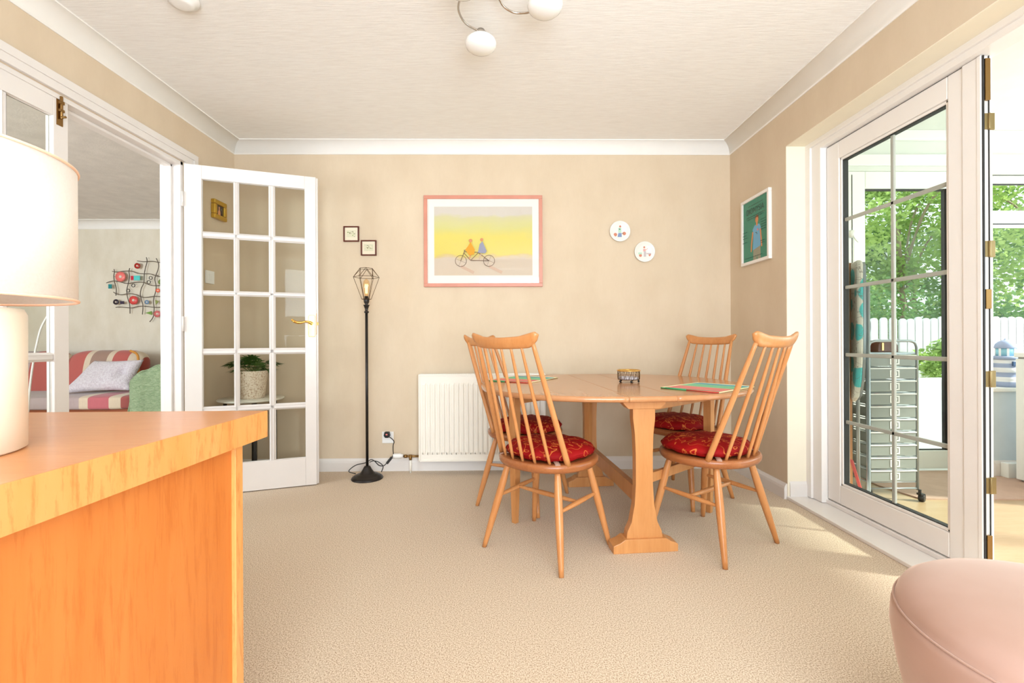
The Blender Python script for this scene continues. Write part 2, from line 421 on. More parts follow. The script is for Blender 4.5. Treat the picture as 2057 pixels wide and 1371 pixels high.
def glazed_leaf(name, label, M4, flip, zb=0.006, zt=2.043):
    """leaf in its own x (width .739), y (thickness) frame; M4 places it"""
    o = bpy.data.objects.new(name, None); COL.objects.link(o); o.matrix_world = M4; ROOTM[o.name] = M4
    tag(o, label, 'door', kind='structure'); WD = 0.739; TH = 0.036
    cols = [(0.092, 0.262), (0.290, 0.460), (0.494, 0.672)]
    if flip: cols = [(WD - b, WD - a) for a, b in reversed(cols)]
    rows = [(0.189, 0.515), (0.551, 0.875), (0.911, 1.244), (1.272, 1.601), (1.637, 1.959)]
    m = MB()
    m.box(0, cols[0][0], 0, TH, zb, zt).box(cols[-1][1], WD, 0, TH, zb, zt)
    m.box(cols[0][0], cols[-1][1], 0, TH, zb, rows[0][0]).box(cols[0][0], cols[-1][1], 0, TH, rows[-1][1], zt)
    for a, b in zip(rows[:-1], rows[1:]): m.box(cols[0][0], cols[-1][1], 0.006, TH - 0.006, a[1] + 0.006, b[0] - 0.006)
    for a, b in zip(cols[:-1], cols[1:]): m.box(a[1] + 0.006, b[0] - 0.006, 0.006, TH - 0.006, rows[0][0], rows[-1][1])
    if not flip: m.box(WD - 0.001, WD + 0.012, TH * 0.5, TH, zb, zt)
    else: m.box(WD - 0.001, WD + 0.01, TH * 0.5, TH, zb, zt)
    build('leaf_frame', m, 'paint', o, 0.002, local=True)
    # sloping glazing mouldings round every pane
    m = MB(); k = 0.009
    for (x0, x1) in cols:
        for (z0, z1) in rows:
            for y0, y1 in ((0.002, TH / 2 - 0.003), (TH - 0.002, TH / 2 + 0.003)):
                b = len(m.v)
                for (xx0, xx1, zz0, zz1, yy) in ((x0 - k, x1 + k, z0 - k, z1 + k, y0), (x0 + 0.002, x1 - 0.002, z0 + 0.002, z1 - 0.002, y1)):
                    m.v += [(xx0, yy, zz0), (xx1, yy, zz0), (xx1, yy, zz1), (xx0, yy, zz1)]
                for i in range(4): m._f((b + i, b + (i + 1) % 4, b + 4 + (i + 1) % 4, b + 4 + i), False)
    build('glazing_moulding', m, 'paint', o, local=True)
    m = MB()
    for (x0, x1) in cols:
        for (z0, z1) in rows: m.box(x0 - 0.004, x1 + 0.004, TH / 2 - 0.0015, TH / 2 + 0.0015, z0 - 0.004, z1 + 0.004)
    build('glass_panes', m, 'obscure', o, local=True)
    m = MB()
    for z in (0.22, 1.02, 1.78): m.box(-0.006, 0.0, -0.004, TH * 0.6, z, z + 0.09).tube([(-0.006, -0.005, z), (-0.006, -0.005, z + 0.09)], 0.006, 10)
    build('hinge', m, 'paint', o, local=True)
    return o
ang = math.atan2(0.239, 0.699)
d1 = glazed_leaf('door_1', 'white fifteen-pane glazed door standing open in front of the corner', Matrix.Translation((-1.955, 2.800, 0)) @ Matrix.Rotation(ang, 4, 'Z'), False)
# lever handle
h = MB().prism([(0.694, 0.985), (0.730, 0.985), (0.733, 0.995), (0.733, 1.118), (0.727, 1.128), (0.697, 1.128), (0.691, 1.118), (0.691, 0.995)], 'y', -0.007, 0.0)
hp = build('door_handle', h, 'brass', d1, 0.002, local=True)
lv = MB().tube([(0.714, -0.006, 1.075), (0.714, -0.040, 1.075)], 0.009, 14)
lv.tube(spline([(0.716, -0.045, 1.070), (0.700, -0.047, 1.079), (0.678, -0.047, 1.083), (0.655, -0.047, 1.077), (0.63, -0.047, 1.077), (0.607, -0.045, 1.086), (0.597, -0.043, 1.097)]),
        [0.010] * 8 + [0.007] * 8 + [0.0065] * 8 + [0.009] * 8 + [0.009] * 8 + [0.007] * 8 + [0.004], 12)
build('lever', lv, 'brass', hp, local=True)
build('latch', MB().box(0.739, 0.7415, 0.004, 0.026, 1.0, 1.14).box(0.7415, 0.754, 0.008, 0.018, 1.062, 1.082), 'darkbrass', d1, local=True)
# the closed leaf lies in the opening, its free stile at Y 2.11 (facing into the room is its -y side)
M2 = Matrix(((0, -1, 0, XL - 0.006), (1, 0, 0, 1.365), (0, 0, 1, 0), (0, 0, 0, 1)))
d2 = glazed_leaf('door_2', 'white glazed door leaf closed behind the table lamp', M2, False)
b = MB().box(0.684, 0.712, -0.004, 0, 1.925, 2.05).tube([(0.698, -0.010, 1.955), (0.698, -0.010, 2.055)], 0.006, 10)
b.box(0.688, 0.708, -0.016, -0.002, 2.02, 2.034).box(0.688, 0.708, -0.016, -0.002, 1.985, 1.997).tube([(0.698, -0.010, 1.963), (0.698, -0.030, 1.963)], 0.005, 10)
build('door_bolt', b, 'darkbrass', d2, 0.001, local=True)

# ------------------------------------------------------------------ garden room doors in the right wall
DX = 1.850; DY1 = 2.577; DY0 = 1.797
m = MB()
m.box(XR + 0.0005, DX - 0.03, RY1 - 0.004, RY1 + 0.01, 0.018, RZ + 0.01).box(XR + 0.0005, DX - 0.03, RY0, RY1, RZ - 0.004, RZ + 0.01).box(XR + 0.0005, DX - 0.03, RY0 - 0.01, RY0 + 0.004, 0.018, RZ + 0.01)
struct('trim_6', m, 'plaster', 'cream plastered reveal of the garden room opening', 'reveal')
m = MB()
m.box(DX - 0.045, DX + 0.05, DY1 + 0.0, RY1 - 0.002, 0.02, RZ).box(DX - 0.045, DX + 0.05, RY0, DY1, 2.048, RZ).box(DX - 0.045, DX + 0.05, RY0 + 0.002, RY0 + 0.075, 0.02, RZ)
m.box(DX - 0.058, DX - 0.040, RY1 - 0.045, RY1 - 0.002, 0.02, RZ - 0.03).box(DX - 0.058, DX - 0.040, RY0, RY1 - 0.001, RZ - 0.03, RZ - 0.001)
fr = struct('trim_7', m, 'upvc', 'white door frame of the garden room opening', 'door frame', 0.002)
struct('trim_8', MB().box(XR - 0.004, DX + 0.06, RY0, RY1, 0.0, 0.018).box(DX - 0.02, DX + 0.09, RY0, RY1, 0.018, 0.04), 'upvc', 'white threshold of the garden room opening', 'threshold', 0.003)
skirting('baseboard_reveal', (XR + 0.012, RY1), (DX - 0.05, RY1), (0, -1), 'short white skirting in the reveal beside the garden room doors', t=0.012, z0=0.016)
d3 = thing('door_3', 'white garden room door leaf with pewter glazing bars', 'door', (DX, DY1, 0), kind='structure')
gy0, gy1, gz0, gz1 = 1.862, 2.478, 0.150, 1.949
ZB, ZT = 0.046, 2.043
m = MB(); x0, x1 = DX - 0.012, DX + 0.045
m.box(x0, x1, DY0, gy0, ZB, ZT).box(x0, x1, gy1, DY1 - 0.004, ZB, ZT).box(x0, x1, gy0, gy1, ZB, gz0).box(x0, x1, gy0, gy1, gz1, ZT)
build('leaf_frame', m, 'upvc', d3, 0.004)
m = MB(); g = 0.014   # stepped inner bead
m.box(DX - 0.006, DX + 0.03, gy0, gy0 + g, gz0, gz1).box(DX - 0.006, DX + 0.03, gy1 - g, gy1, gz0, gz1).box(DX - 0.006, DX + 0.03, gy0, gy1, gz0, gz0 + g).box(DX - 0.006, DX + 0.03, gy0, gy1, gz1 - g, gz1)
build('glazing_bead', m, 'upvc', d3, 0.004)
m = MB(); q = g + 0.004
m.box(DX + 0.0, DX + 0.028, gy0 + g, gy0 + q, gz0 + g, gz1 - g).box(DX + 0.0, DX + 0.028, gy1 - q, gy1 - g, gz0 + g, gz1 - g).box(DX, DX + 0.028, gy0 + g, gy1 - g, gz0 + g, gz0 + q).box(DX, DX + 0.028, gy0 + g, gy1 - g, gz1 - q, gz1 - g)
m.box(DX - 0.004, DX + 0.002, DY1 - 0.004, DY1 + 0.001, ZB, ZT).box(DX - 0.004, DX + 0.002, DY0, DY1, ZT, ZT + 0.005)
build('gasket', m, 'gasket', d3)
m = MB(); ym = 2.155
m.box(DX + 0.006, DX + 0.018, ym - 0.009, ym + 0.009, gz0 + q, gz1 - q)
for z in (0.502, 0.869, 1.236, 1.606): m.box(DX + 0.006, DX + 0.018, gy0 + q, gy1 - q, z - 0.0095, z + 0.0095)
build('glazing_bars', m, 'bar', d3, 0.003)
build('glass_pane', MB().box(DX + 0.002, DX + 0.005, gy0 + g, gy1 - g, gz0 + g, gz1 - g).box(DX + 0.02, DX + 0.023, gy0 + g, gy1 - g, gz0 + g, gz1 - g), 'glass2', d3)
m = MB().box(DX - 0.016, DX + 0.03, 1.726, DY0 + 0.002, ZB - 0.01, ZT + 0.003).box(DX - 0.018, DX - 0.01, 1.724, 1.742, ZB - 0.01, ZT + 0.003)
build('meeting_stile', m, 'upvc', d3, 0.003)
m = MB().box(DX - 0.014, DX - 0.008, 1.7195, 1.7265, ZB, ZT)
m.box(DX + 0.012, DX + 0.014, 1.7215, 1.7265, ZB, ZT)
build('edge_seal', m, 'gasket', d3)
m = MB()
for z in (1.79, 1.30, 0.80, 0.39): m.box(DX - 0.008, DX + 0.008, 1.719, 1.7262, z - 0.03, z + 0.03).box(DX + 0.01, DX + 0.034, 1.721, 1.7262, z - 0.032, z + 0.032).tube([(DX + 0.009, 1.718, z - 0.03), (DX + 0.009, 1.718, z + 0.03)], 0.004, 8)
build('lock_keep', m, 'keep', d3, 0.001)
m = MB().box(DX - 0.006, DX + 0.014, 1.717, 1.7262, 1.87, 2.03).box(DX - 0.006, DX + 0.014, 1.717, 1.7262, 0.10, 0.20).box(DX - 0.006, DX + 0.016, 1.718, 1.7262, 1.07, 1.145)
build('shoot_bolt', m, 'darkbrass', d3, 0.001)

# ------------------------------------------------------------------ sideboard with lamp (foreground left)
sb = thing('sideboard', 'orange oak sideboard in the left foreground', 'sideboard', (-1.1, 0.5, 0))
Q = [(-1.93, 1.040), (-0.546, 1.046), (-0.585, 0.0), (-1.93, -0.02)]
build('top', MB().prism([(a, b) for a, b in Q], 'z', 0.7415, 0.8005), ['oaktop'], sb, 0.0015)
build('top_edging', MB().prism([(-0.546, 1.046), (-0.5445, 1.0465), (-0.5835, 0.0), (-0.585, 0.0)], 'z', 0.7415, 0.8005).prism([(-1.93, 1.040), (-1.93, 1.0415), (-0.5445, 1.0475), (-0.546, 1.046)], 'z', 0.7415, 0.8005), 'oakedge', sb)
build('side_panel', MB().prism([(-1.90, 0.97), (-0.575, 0.962), (-0.606, 0.03), (-1.90, 0.0)], 'z', 0.0, 0.7415), 'oakside', sb, 0.001)
build('corner_stile', MB().prism([(-0.580, 0.986), (-0.5655, 0.986), (-0.5664, 0.961), (-0.580, 0.961)], 'z', 0.0, 0.7415), 'oakedge', sb, 0.001)

LC = (-0.811, 0.632)
tl = thing('table_lamp', 'cream drum-shaded table lamp on the oak sideboard', 'table lamp', (LC[0], LC[1], 0.8005))
build('base', MB().lathe([(0.104, 0.8005), (0.110, 0.804), (0.110, 1.000), (0.106, 1.009), (0.02, 1.012)], (LC[0], LC[1], 0), 64), 'creamlamp', tl)
build('stem', MB().lathe([(0.014, 1.011), (0.014, 1.06), (0.02, 1.065), (0.02, 1.10)], (LC[0], LC[1], 0), 20), 'brass', tl)
m = MB(); n = 72; pr = [(0.1665, 1.022), (0.166, 1.228), (0.1645, 1.228), (0.165, 1.022)]; b = 0
for r, z in pr:
    for k in range(n): m.v.append((LC[0] + r * math.cos(2 * PI * k / n), LC[1] + r * math.sin(2 * PI * k / n), z))
for i in range(4):
    for k in range(n): m._f((i * n + k, i * n + (k + 1) % n, ((i + 1) % 4) * n + (k + 1) % n, ((i + 1) % 4) * n + k), True)
sh = build('lamp_shade', m, 'shade', tl)
m = MB()
for z in (1.0235, 1.2265): m.tube([(LC[0] + 0.1665 * math.cos(2 * PI * k / 72), LC[1] + 0.1665 * math.sin(2 * PI * k / 72), z) for k in range(72)], 0.0022, 8, closed=True)
for a in (0.5, 2.6, 4.7): m.tube([(LC[0], LC[1], 1.10), (LC[0] + 0.165 * math.cos(a), LC[1] + 0.165 * math.sin(a), 1.10)], 0.0015, 6)
build('shade_rim', m, 'shadein', sh)
build('bulb', MB().lathe([(0.012, 1.10), (0.016, 1.12), (0.03, 1.15), (0.028, 1.175), (0.012, 1.192)], (LC[0], LC[1], 0), 20), 'opal', tl)
lamp('table_lamp_light', 'POINT', (LC[0], LC[1], 1.155), 14.0, (1.0, 0.93, 0.86)).data.shadow_soft_size = 0.03

# ------------------------------------------------------------------ velvet pouf (foreground right)
PC = (1.105, 0.832)
pf = thing('pouf', 'blush pink velvet pouf in the right foreground', 'pouf', (PC[0], PC[1], 0))
build('body', MB().lathe([(0.20, 0.0), (0.215, 0.004), (0.235, 0.04), (0.268, 0.14), (0.292, 0.25), (0.303, 0.33), (0.301, 0.365), (0.2955, 0.381)], (PC[0], PC[1], 0), 96), 'velvet', pf)
m = MB(); pr = [(0.2955, 0.381), (0.2925, 0.384), (0.290, 0.395), (0.282, 0.409), (0.262, 0.423), (0.22, 0.436), (0.15, 0.446), (0.07, 0.450), (0.004, 0.451)]
m.lathe(pr, (PC[0], PC[1], 0), 96); build('cushion_top', m, 'velvet', pf)
build('piping', MB().tube([(PC[0] + 0.2955 * math.cos(2 * PI * k / 96), PC[1] + 0.2955 * math.sin(2 * PI * k / 96), 0.382) for k in range(96)], 0.0022, 8, closed=True), 'velvet', pf)

# ------------------------------------------------------------------ drop-leaf dining table
TX, TY, TR = 0.585, 2.575, 0.078
dt = thing('dining_table', 'oval drop-leaf dining table with both leaves up', 'table', (TX, TY, 0), TR)
def slab(xa, xb, name, mat):
    """piece of the rounded outline between local x xa..xb with a soft edge"""
    a, b, e = 0.722, 0.640, 2.35
    mb = MB(); N = 44; lv = [(-0.010, 0.688), (-0.003, 0.692), (0.0, 0.700), (-0.002, 0.709), (-0.009, 0.714)]
    rings = []
    for off, z in lv:
        A, B = a + off, b + off; top = []; bot = []
        xs = []
        for k in range(N + 1):
            # dense near tips
            t = k / N
            x = xa + (xb - xa) * t
            xs.append(x)
        lo, hi = max(xa, -A), min(xb, A)
        if xa <= -a + 1e-6: xs = [hi - (hi - lo) * math.sin(PI / 2 * k / N) for k in range(N + 1)][::-1]
        elif xb >= a - 1e-6: xs = [lo + (hi - lo) * math.sin(PI / 2 * k / N) for k in range(N + 1)]
        else: xs = [lo + (hi - lo) * k / N for k in range(N + 1)]
        for x in xs: top.append((x, B * max(0.0, 1 - abs(x / A) ** e) ** (1 / e), z))
        for x in reversed(xs): bot.append((x, -B * max(0.0, 1 - abs(x / A) ** e) ** (1 / e), z))
        rings.append(top + bot)
    n = len(rings[0])
    for r in rings: mb.v += r
    for i in range(len(rings) - 1):
        for k in range(n): mb._f((i * n + k, i * n + (k + 1) % n, (i + 1) * n + (k + 1) % n, (i + 1) * n + k), True)
    mb._f(tuple(reversed(range(n))), False); mb._f(tuple((len(rings) - 1) * n + k for k in range(n)), False)
    return build(name, mb, mat, dt, local=True)
slab(-0.1055, 0.1055, 'tabletop', 'tabletop')
slab(-0.722, -0.1085, 'drop_leaf', 'tabletop')
slab(0.1085, 0.722, 'drop_leaf', 'tabletop')
def trestle(yc):
    half = [(0.070, 0.668), (0.042, 0.662), (0.040, 0.645), (0.052, 0.640), (0.050, 0.61), (0.040, 0.56), (0.033, 0.48), (0.031, 0.38), (0.033, 0.26), (0.040, 0.18), (0.052, 0.12), (0.066, 0.085), (0.076, 0.066)]
    poly = [(x * 1.0, z) for x, z in half] + [(-x, z) for x, z in reversed(half)]
    c = MB().prism([(x * 1.18, z) for x, z in [(0.044, 0.645), (0.044, 0.60), (0.037, 0.53), (0.034, 0.44), (0.034, 0.30), (0.039, 0.21), (0.052, 0.13), (0.068, 0.09), (0.072, 0.056)]] +
                   [(-x * 1.18, z) for x, z in reversed([(0.044, 0.645), (0.044, 0.60), (0.037, 0.53), (0.034, 0.44), (0.034, 0.30), (0.039, 0.21), (0.052, 0.13), (0.068, 0.09), (0.072, 0.056)])], 'y', yc - 0.022, yc + 0.022)
    o = build('trestle', c, 'tablewood', dt, 0.002, local=True)
    f = MB().prism([(-0.150, 0), (0.150, 0), (0.150, 0.034), (0.138, 0.040), (0.118, 0.047), (0.096, 0.062), (-0.096, 0.062), (-0.118, 0.047), (-0.138, 0.040), (-0.150, 0.034)], 'y', yc - 0.038, yc + 0.038)
    build('trestle_foot', f, 'tablewood', o, 0.002, local=True)
    t = MB().prism([(-0.103, 0.688), (0.103, 0.688), (0.098, 0.668), (0.075, 0.645), (-0.075, 0.645), (-0.098, 0.668)], 'y', yc - 0.03, yc + 0.03)
    build('bearer', t, 'tablewood', o, 0.002, local=True)
    return o
trestle(-0.505); trestle(0.42)
build('stretcher', MB().box(-0.016, 0.016, -0.48, 0.40, 0.19, 0.265).box(-0.016, 0.016, -0.48, 0.40, 0.63, 0.688), 'tablewood', dt, 0.002, local=True)
def loc2(x, y):   # world -> table local
    dx, dy = x - TX, y - TY; return (dx * math.cos(-TR) - dy * math.sin(-TR), dx * math.sin(-TR) + dy * math.cos(-TR))
for (gx, gy, px, py) in ((0.047, 2.388, 0.520, 2.86), (1.125, 2.505, 0.655, 2.125)):
    a = Vector((*loc2(gx, gy), 0)); p = Vector((*loc2(px, py), 0))
    d = (a - p).normalized(); w = Vector((-d.y, d.x, 0))
    for c0, z0 in ((a, 0.0), (p, 0.26)):
        m4 = Matrix(((d.x, w.x, 0, c0.x), (d.y, w.y, 0, c0.y), (0, 0, 1, 0), (0, 0, 0, 1)))
        g = MB()
        if z0 == 0.0:
            bb = len(g.v)
            for z, s_ in ((0.0, 0.013), (0.30, 0.021), (0.686, 0.022)):
                for sx, sy in ((-1, -1), (1, -1), (1, 1), (-1, 1)): g.v.append(tuple(m4 @ Vector((sx * s_, sy * s_, z))))
            for i in range(2):
                for k in range(4): g._f((bb + i * 4 + k, bb + i * 4 + (k + 1) % 4, bb + i * 4 + 4 + (k + 1) % 4, bb + i * 4 + 4 + k), False)
            g._f((bb + 3, bb + 2, bb + 1, bb), False); g._f((bb + 8, bb + 9, bb + 10, bb + 11), False)
            gl = build('gate_leg', g, 'tablewood', dt, 0.002, local=True)
        else: build('gate_post', g.box(-0.018, 0.018, -0.018, 0.018, z0, 0.686, m4), 'tablewood', gl, 0.002, local=True)
    for zr, hr in ((0.646, 0.05), (0.305, 0.045)):
        build('gate_rail', MB().bar(tuple(p + Vector((0, 0, zr))), tuple(a + Vector((0, 0, zr))), 0.02, hr), 'tablewood', gl, 0.002, local=True)

# ------------------------------------------------------------------ chairs
def turned(p, q, r0, rm, r1, tm=0.6, n=12, k=14):
    p, q = Vector(p), Vector(q); pts = []; rr = []
    for i in range(k + 1):
        t = i / k; pts.append(p + (q - p) * t)
        rr.append(r0 + (rm - r0) * math.sin(PI / 2 * t / tm) if t < tm else rm + (r1 - rm) * (1 - math.cos(PI / 2 * (t - tm) / (1 - tm))))
    return MB().tube(pts, rr, n)
def rail_y(x): return -0.318 + 0.9 * x * x
def seat_y(x): return -0.172 + 1.9 * x * x
def make_chair(label):
    t = thing('dining_chair', label, 'chair', (0, 0, 0), 0, 'spindle-back chairs around the oval table')
    # seat: dished slab
    mb = MB(); N = 56; rings = []
    for s_, z in ((0.86, 0.388), (0.95, 0.393), (0.99, 0.404), (1.0, 0.417), (0.985, 0.4275), (0.95, 0.430), (0.80, 0.427), (0.5, 0.421), (0.2, 0.419)):
        rings.append([(x * s_, y * s_ + 0.012, z) for x, y in [(px * (1.0 - 0.06 * (py < 0) * abs(py) / 0.215), py) for px, py in superell(0.232, 0.215, 2.25, N)]])
    for r in rings: mb.v += r
    for i in range(len(rings) - 1):
        for k in range(N): mb._f((i * N + k, i * N + (k + 1) % N, (i + 1) * N + (k + 1) % N, (i + 1) * N + k), True)
    mb._f(tuple(reversed(range(N))), False); mb._f(tuple((len(rings) - 1) * N + k for k in range(N)), True)
    build('seat', mb, 'seatwood', t, local=True)
    feet = [(-0.215, -0.195), (0.215, -0.195), (-0.222, 0.195), (0.222, 0.195)]
    tops = [(-0.135, -0.105), (0.135, -0.105), (-0.145, 0.125), (0.145, 0.125)]
    for (fx, fy), (tx, ty) in zip(feet, tops):
        build('leg', turned((fx, fy, 0), (tx, ty, 0.402), 0.0105, 0.0175, 0.012, 0.62), 'chairwood', t, local=True)
    def on(i, z):
        f = z / 0.408; return Vector((feet[i][0] + (tops[i][0] - feet[i][0]) * f, feet[i][1] + (tops[i][1] - feet[i][1]) * f, z))
    mids = []
    for a, b_ in ((0, 2), (1, 3)):
        p, q = on(a, 0.235), on(b_, 0.245); mids.append((p + q) / 2)
        build('stretcher', turned(p, q, 0.0065, 0.0115, 0.0065, 0.5), 'chairwood', t, local=True)
    build('stretcher', turned(mids[0], mids[1], 0.0065, 0.0115, 0.0065, 0.5), 'chairwood', t, local=True)
    for sx in (-1, 1):
        build('back_post', turned((sx * 0.186, -0.098, 0.425), (sx * 0.150, rail_y(0.150) + 0.002, 0.952), 0.0135, 0.0125, 0.0085, 0.3), 'chairwood', t, local=True)
    for k in (-2, -1, 0, 1, 2):
        build('spindle', turned((k * 0.062, seat_y(k * 0.062), 0.424), (k * 0.050, rail_y(k * 0.05), 0.945), 0.0065, 0.0082, 0.0052, 0.35), 'chairwood', t, local=True)
    mb = MB(); N = 14; S = 32
    for i in range(S + 1):
        u = -1 + 2 * i / S; x = 0.180 * u; a = abs(u)
        zt = 0.973 - 0.004 * math.cos(a * PI) + 0.016 * max(0, a - 0.55) / 0.45 ** 1.0
        zb = 0.920 + 0.010 * a * a + 0.034 * max(0, (a - 0.72) / 0.28) ** 1.5
        if a > 0.96: e = (a - 0.96) / 0.04; mid = (zt + zb) / 2; zt = mid + (zt - mid) * math.sqrt(max(0.05, 1 - e * e)); zb = mid + (zb - mid) * math.sqrt(max(0.05, 1 - e * e))
        th = 0.0145 * (1 - 0.25 * a) * (1 if a < 0.97 else 0.6); c = (zt + zb) / 2; hh = (zt - zb) / 2
        y = rail_y(x) - 0.010 * max(0, a - 0.7) / 0.3
        for k in range(N):
            w = 2 * PI * k / N; ck, sk = math.cos(w), math.sin(w)
            mb.v.append((x, y + th * abs(ck) ** 0.8 * (1 if ck > 0 else -1) - (sk * hh) * 0.28, c + hh * abs(sk) ** 0.8 * (1 if sk > 0 else -1)))
    for i in range(S):
        for k in range(N): mb._f((i * N + k, i * N + (k + 1) % N, (i + 1) * N + (k + 1) % N, (i + 1) * N + k), True)
    mb._f(tuple(range(N)), True); mb._f(tuple(S * N + k for k in reversed(range(N))), True)
    build('crest_rail', mb, 'chairwood', t, local=True)
    return t
def make_cushion(label):
    t = thing('seat_cushion', label, 'cushion', (0, 0, 0), 0, 'red leaf-patterned seat cushions')
    mb = MB(); N = 56; rings = []
    for s_, z in ((0.0, 0.4305), (0.5, 0.4295), (0.80, 0.4315), (0.94, 0.434), (0.985, 0.443), (1.0, 0.4525), (0.985, 0.462), (0.93, 0.473), (0.82, 0.482), (0.62, 0.490), (0.35, 0.494), (0.1, 0.495), (0.0, 0.495)):
        ring = []
        for k, (x, y) in enumerate(superell(0.200, 0.192, 2.3, N)):
            w = 1 + 0.012 * math.sin(k * 0.9) + 0.008 * math.sin(k * 2.3 + 1); ring.append((x * s_ * w, y * s_ * w + 0.032, z + (0.003 * math.sin(k * 1.3) if 0.6 < s_ < 1 else 0)))
        rings.append(ring)
    for r in rings: mb.v += r
    for i in range(len(rings) - 1):
        for k in range(N): mb._f((i * N + k, i * N + (k + 1) % N, (i + 1) * N + (k + 1) % N, (i + 1) * N + k), True)
    build('pad', mb, 'red', t, local=True)
    build('piping', MB().tube([(x * 1.003, y * 1.003 + 0.032, 0.4525) for x, y in superell(0.200, 0.192, 2.3, N)], 0.003, 6, closed=True), 'red', t, local=True)
    for x, y, ang in ((-0.145, -0.135, 0.85), (0.145, -0.135, -0.85), ):
        # ribbon folded over the seat rim
        d = Vector((x, y, 0)).normalized(); w = Vector((-d.y, d.x, 0)) * 0.011; P = Vector((0, 0.012, 0))
        path = [(0.163, 0.436), (0.205, 0.4345), (0.226, 0.431), (0.2315, 0.418), (0.226, 0.400), (0.205, 0.393)]
        mb = MB()
        for k, (r, z) in enumerate(path):
            for q in (0, 1):
                c = P + d * (r * 0.965 + q * -0.0) + Vector((0, 0, z))
                off = d * 0.0015 * (1 if q else 0) + Vector((0, 0, 0.0012 * q))
                mb.v += [tuple(c + off - w), tuple(c + off + w)]
        n_ = len(path)
        for k in range(n_ - 1):
            a = k * 4
            for q in (0, 2): mb._f((a + q, a + q + 1, a + q + 5, a + q + 4), True)
            mb._f((a, a + 2, a + 6, a + 4), True); mb._f((a + 1, a + 5, a + 7, a + 3), True)
        build('tie_ribbon', mb, 'strap', t, local=True)
    return t
CH = [  # x, y, facing direction, chair label, cushion label
    ((0.187, 2.120), (0.656, 0.754), 'spindle-back chair nearest the viewer at the left end of the table', 'red cushion on the near left chair'),
    ((0.985, 2.163), (-0.547, 0.837), 'spindle-back chair nearest the garden room doors, back to the viewer', 'red cushion on the near right chair, fully in view'),
    ((0.105, 2.735), (0.88, -0.474), 'spindle-back chair in front of the radiator, behind the near left chair', 'red cushion on the chair in front of the radiator'),
    ((1.085, 2.800), (-0.85, -0.527), 'spindle-back chair on the far right, facing the viewer from the corner', 'red cushion on the far right chair behind the table'),
]
c0 = make_chair(CH[0][2]); u0 = make_cushion(CH[0][3])
for i, ((x, y), (dx, dy), lb, cl) in enumerate(CH):
    rz = math.atan2(dy, dx) - PI / 2
    c = c0 if i == 0 else copy_tree(c0); u = u0 if i == 0 else copy_tree(u0)
    for o, l_ in ((c, lb), (u, cl)): o.location = (x, y, 0); o.rotation_euler = (0, 0, rz); o['label'] = l_

# ------------------------------------------------------------------ things on the table
def mk_mat():
    n = NT('striped_woven_placemat'); tc = n.add('ShaderNodeTexCoord'); sp = n.add('ShaderNodeSeparateXYZ'); n.link(tc.outputs['Object'], sp.inputs[0])
    f = n.math('ADD', n.math('MULTIPLY', sp.outputs['X'], 2.6), 0.5)
    r = n.add('ShaderNodeValToRGB'); r.color_ramp.interpolation = 'CONSTANT'; e = r.color_ramp.elements
    G, R_, B_, P_ = rgb(120, 196, 150), rgb(222, 118, 112), rgb(104, 168, 176), rgb(236, 150, 140)
    st = [(0.0, G), (0.1, R_), (0.17, P_), (0.24, R_), (0.31, P_), (0.38, R_), (0.45, rgb(232, 222, 170)), (0.48, G), (0.56, rgb(146, 208, 164)), (0.64, G), (0.72, rgb(146, 208, 164)), (0.8, B_), (0.9, rgb(124, 184, 200))]
    while len(e) < len(st): e.new(0.5)
    for k, (p, c) in enumerate(st): e[k].position = p; e[k].color = c
    n.link(f, r.inputs[0]); n.link(r.outputs[0], n.b.inputs['Base Color']); n.set(Roughness=0.9)
    w = n.add('ShaderNodeTexWave'); w.inputs['Scale'].default_value = 60; w.bands_direction = 'X'; n.link(tc.outputs['Object'], w.inputs['Vector']); n.bump(w.outputs['Fac'], 0.4, 0.002); return n.m
M['mat'] = mk_mat()
M['cream'] = plain('cream_cotton', rgb(240, 228, 178), 0.9); M['green'] = plain('green_cotton', rgb(56, 150, 92), 0.9); M['redc'] = plain('red_cotton', rgb(206, 70, 60), 0.9)
def placemat(x, y, rz, label, z=0.7145):
    t = thing('placemat', label, 'placemat', (x, y, z), rz, 'striped woven placemats')
    a, b = 0.190, 0.145
    build('woven_field', MB().prism(superell(a, b, 9, 48), 'z', 0, 0.004), 'mat', t, local=True)
    for (x0, y0, x1, y1, mt) in ((-a, b, a, b, 'cream'), (a, b, a, -b, 'cream'), (-a, -b, a, -b, 'cream'), (-a, b, -a, 0.01, 'green'), (-a, 0.01, -a, -b, 'redc')):
        build('binding', MB().tube([(x0, y0, 0.0032), (x1, y1, 0.0032)], 0.003, 8), mt, t, local=True)
placemat(1.01, 2.262, math.radians(40), 'striped placemat on the right leaf of the table, whole and clear')
placemat(0.105, 2.79, math.radians(58), 'striped placemat on the left leaf seen between chair spindles')
bk = thing('wire_basket', 'small round gilt wire basket on the middle of the table', 'basket', (0.700, 2.580, 0.7145))
bc = (0.700, 2.580)
def ring(c, r, z, t, n=40, m=None): return (m or MB()).tube([(c[0] + r * math.cos(2 * PI * k / n), c[1] + r * math.sin(2 * PI * k / n), z) for k in range(n)], t, 8, closed=True)
m = ring(bc, 0.062, 0.782, 0.0042); build('rim', m, plain('gilt_rim', rgb(214, 164, 84), 0.3, 0.6), bk)
m = ring(bc, 0.058, 0.731, 0.0016)
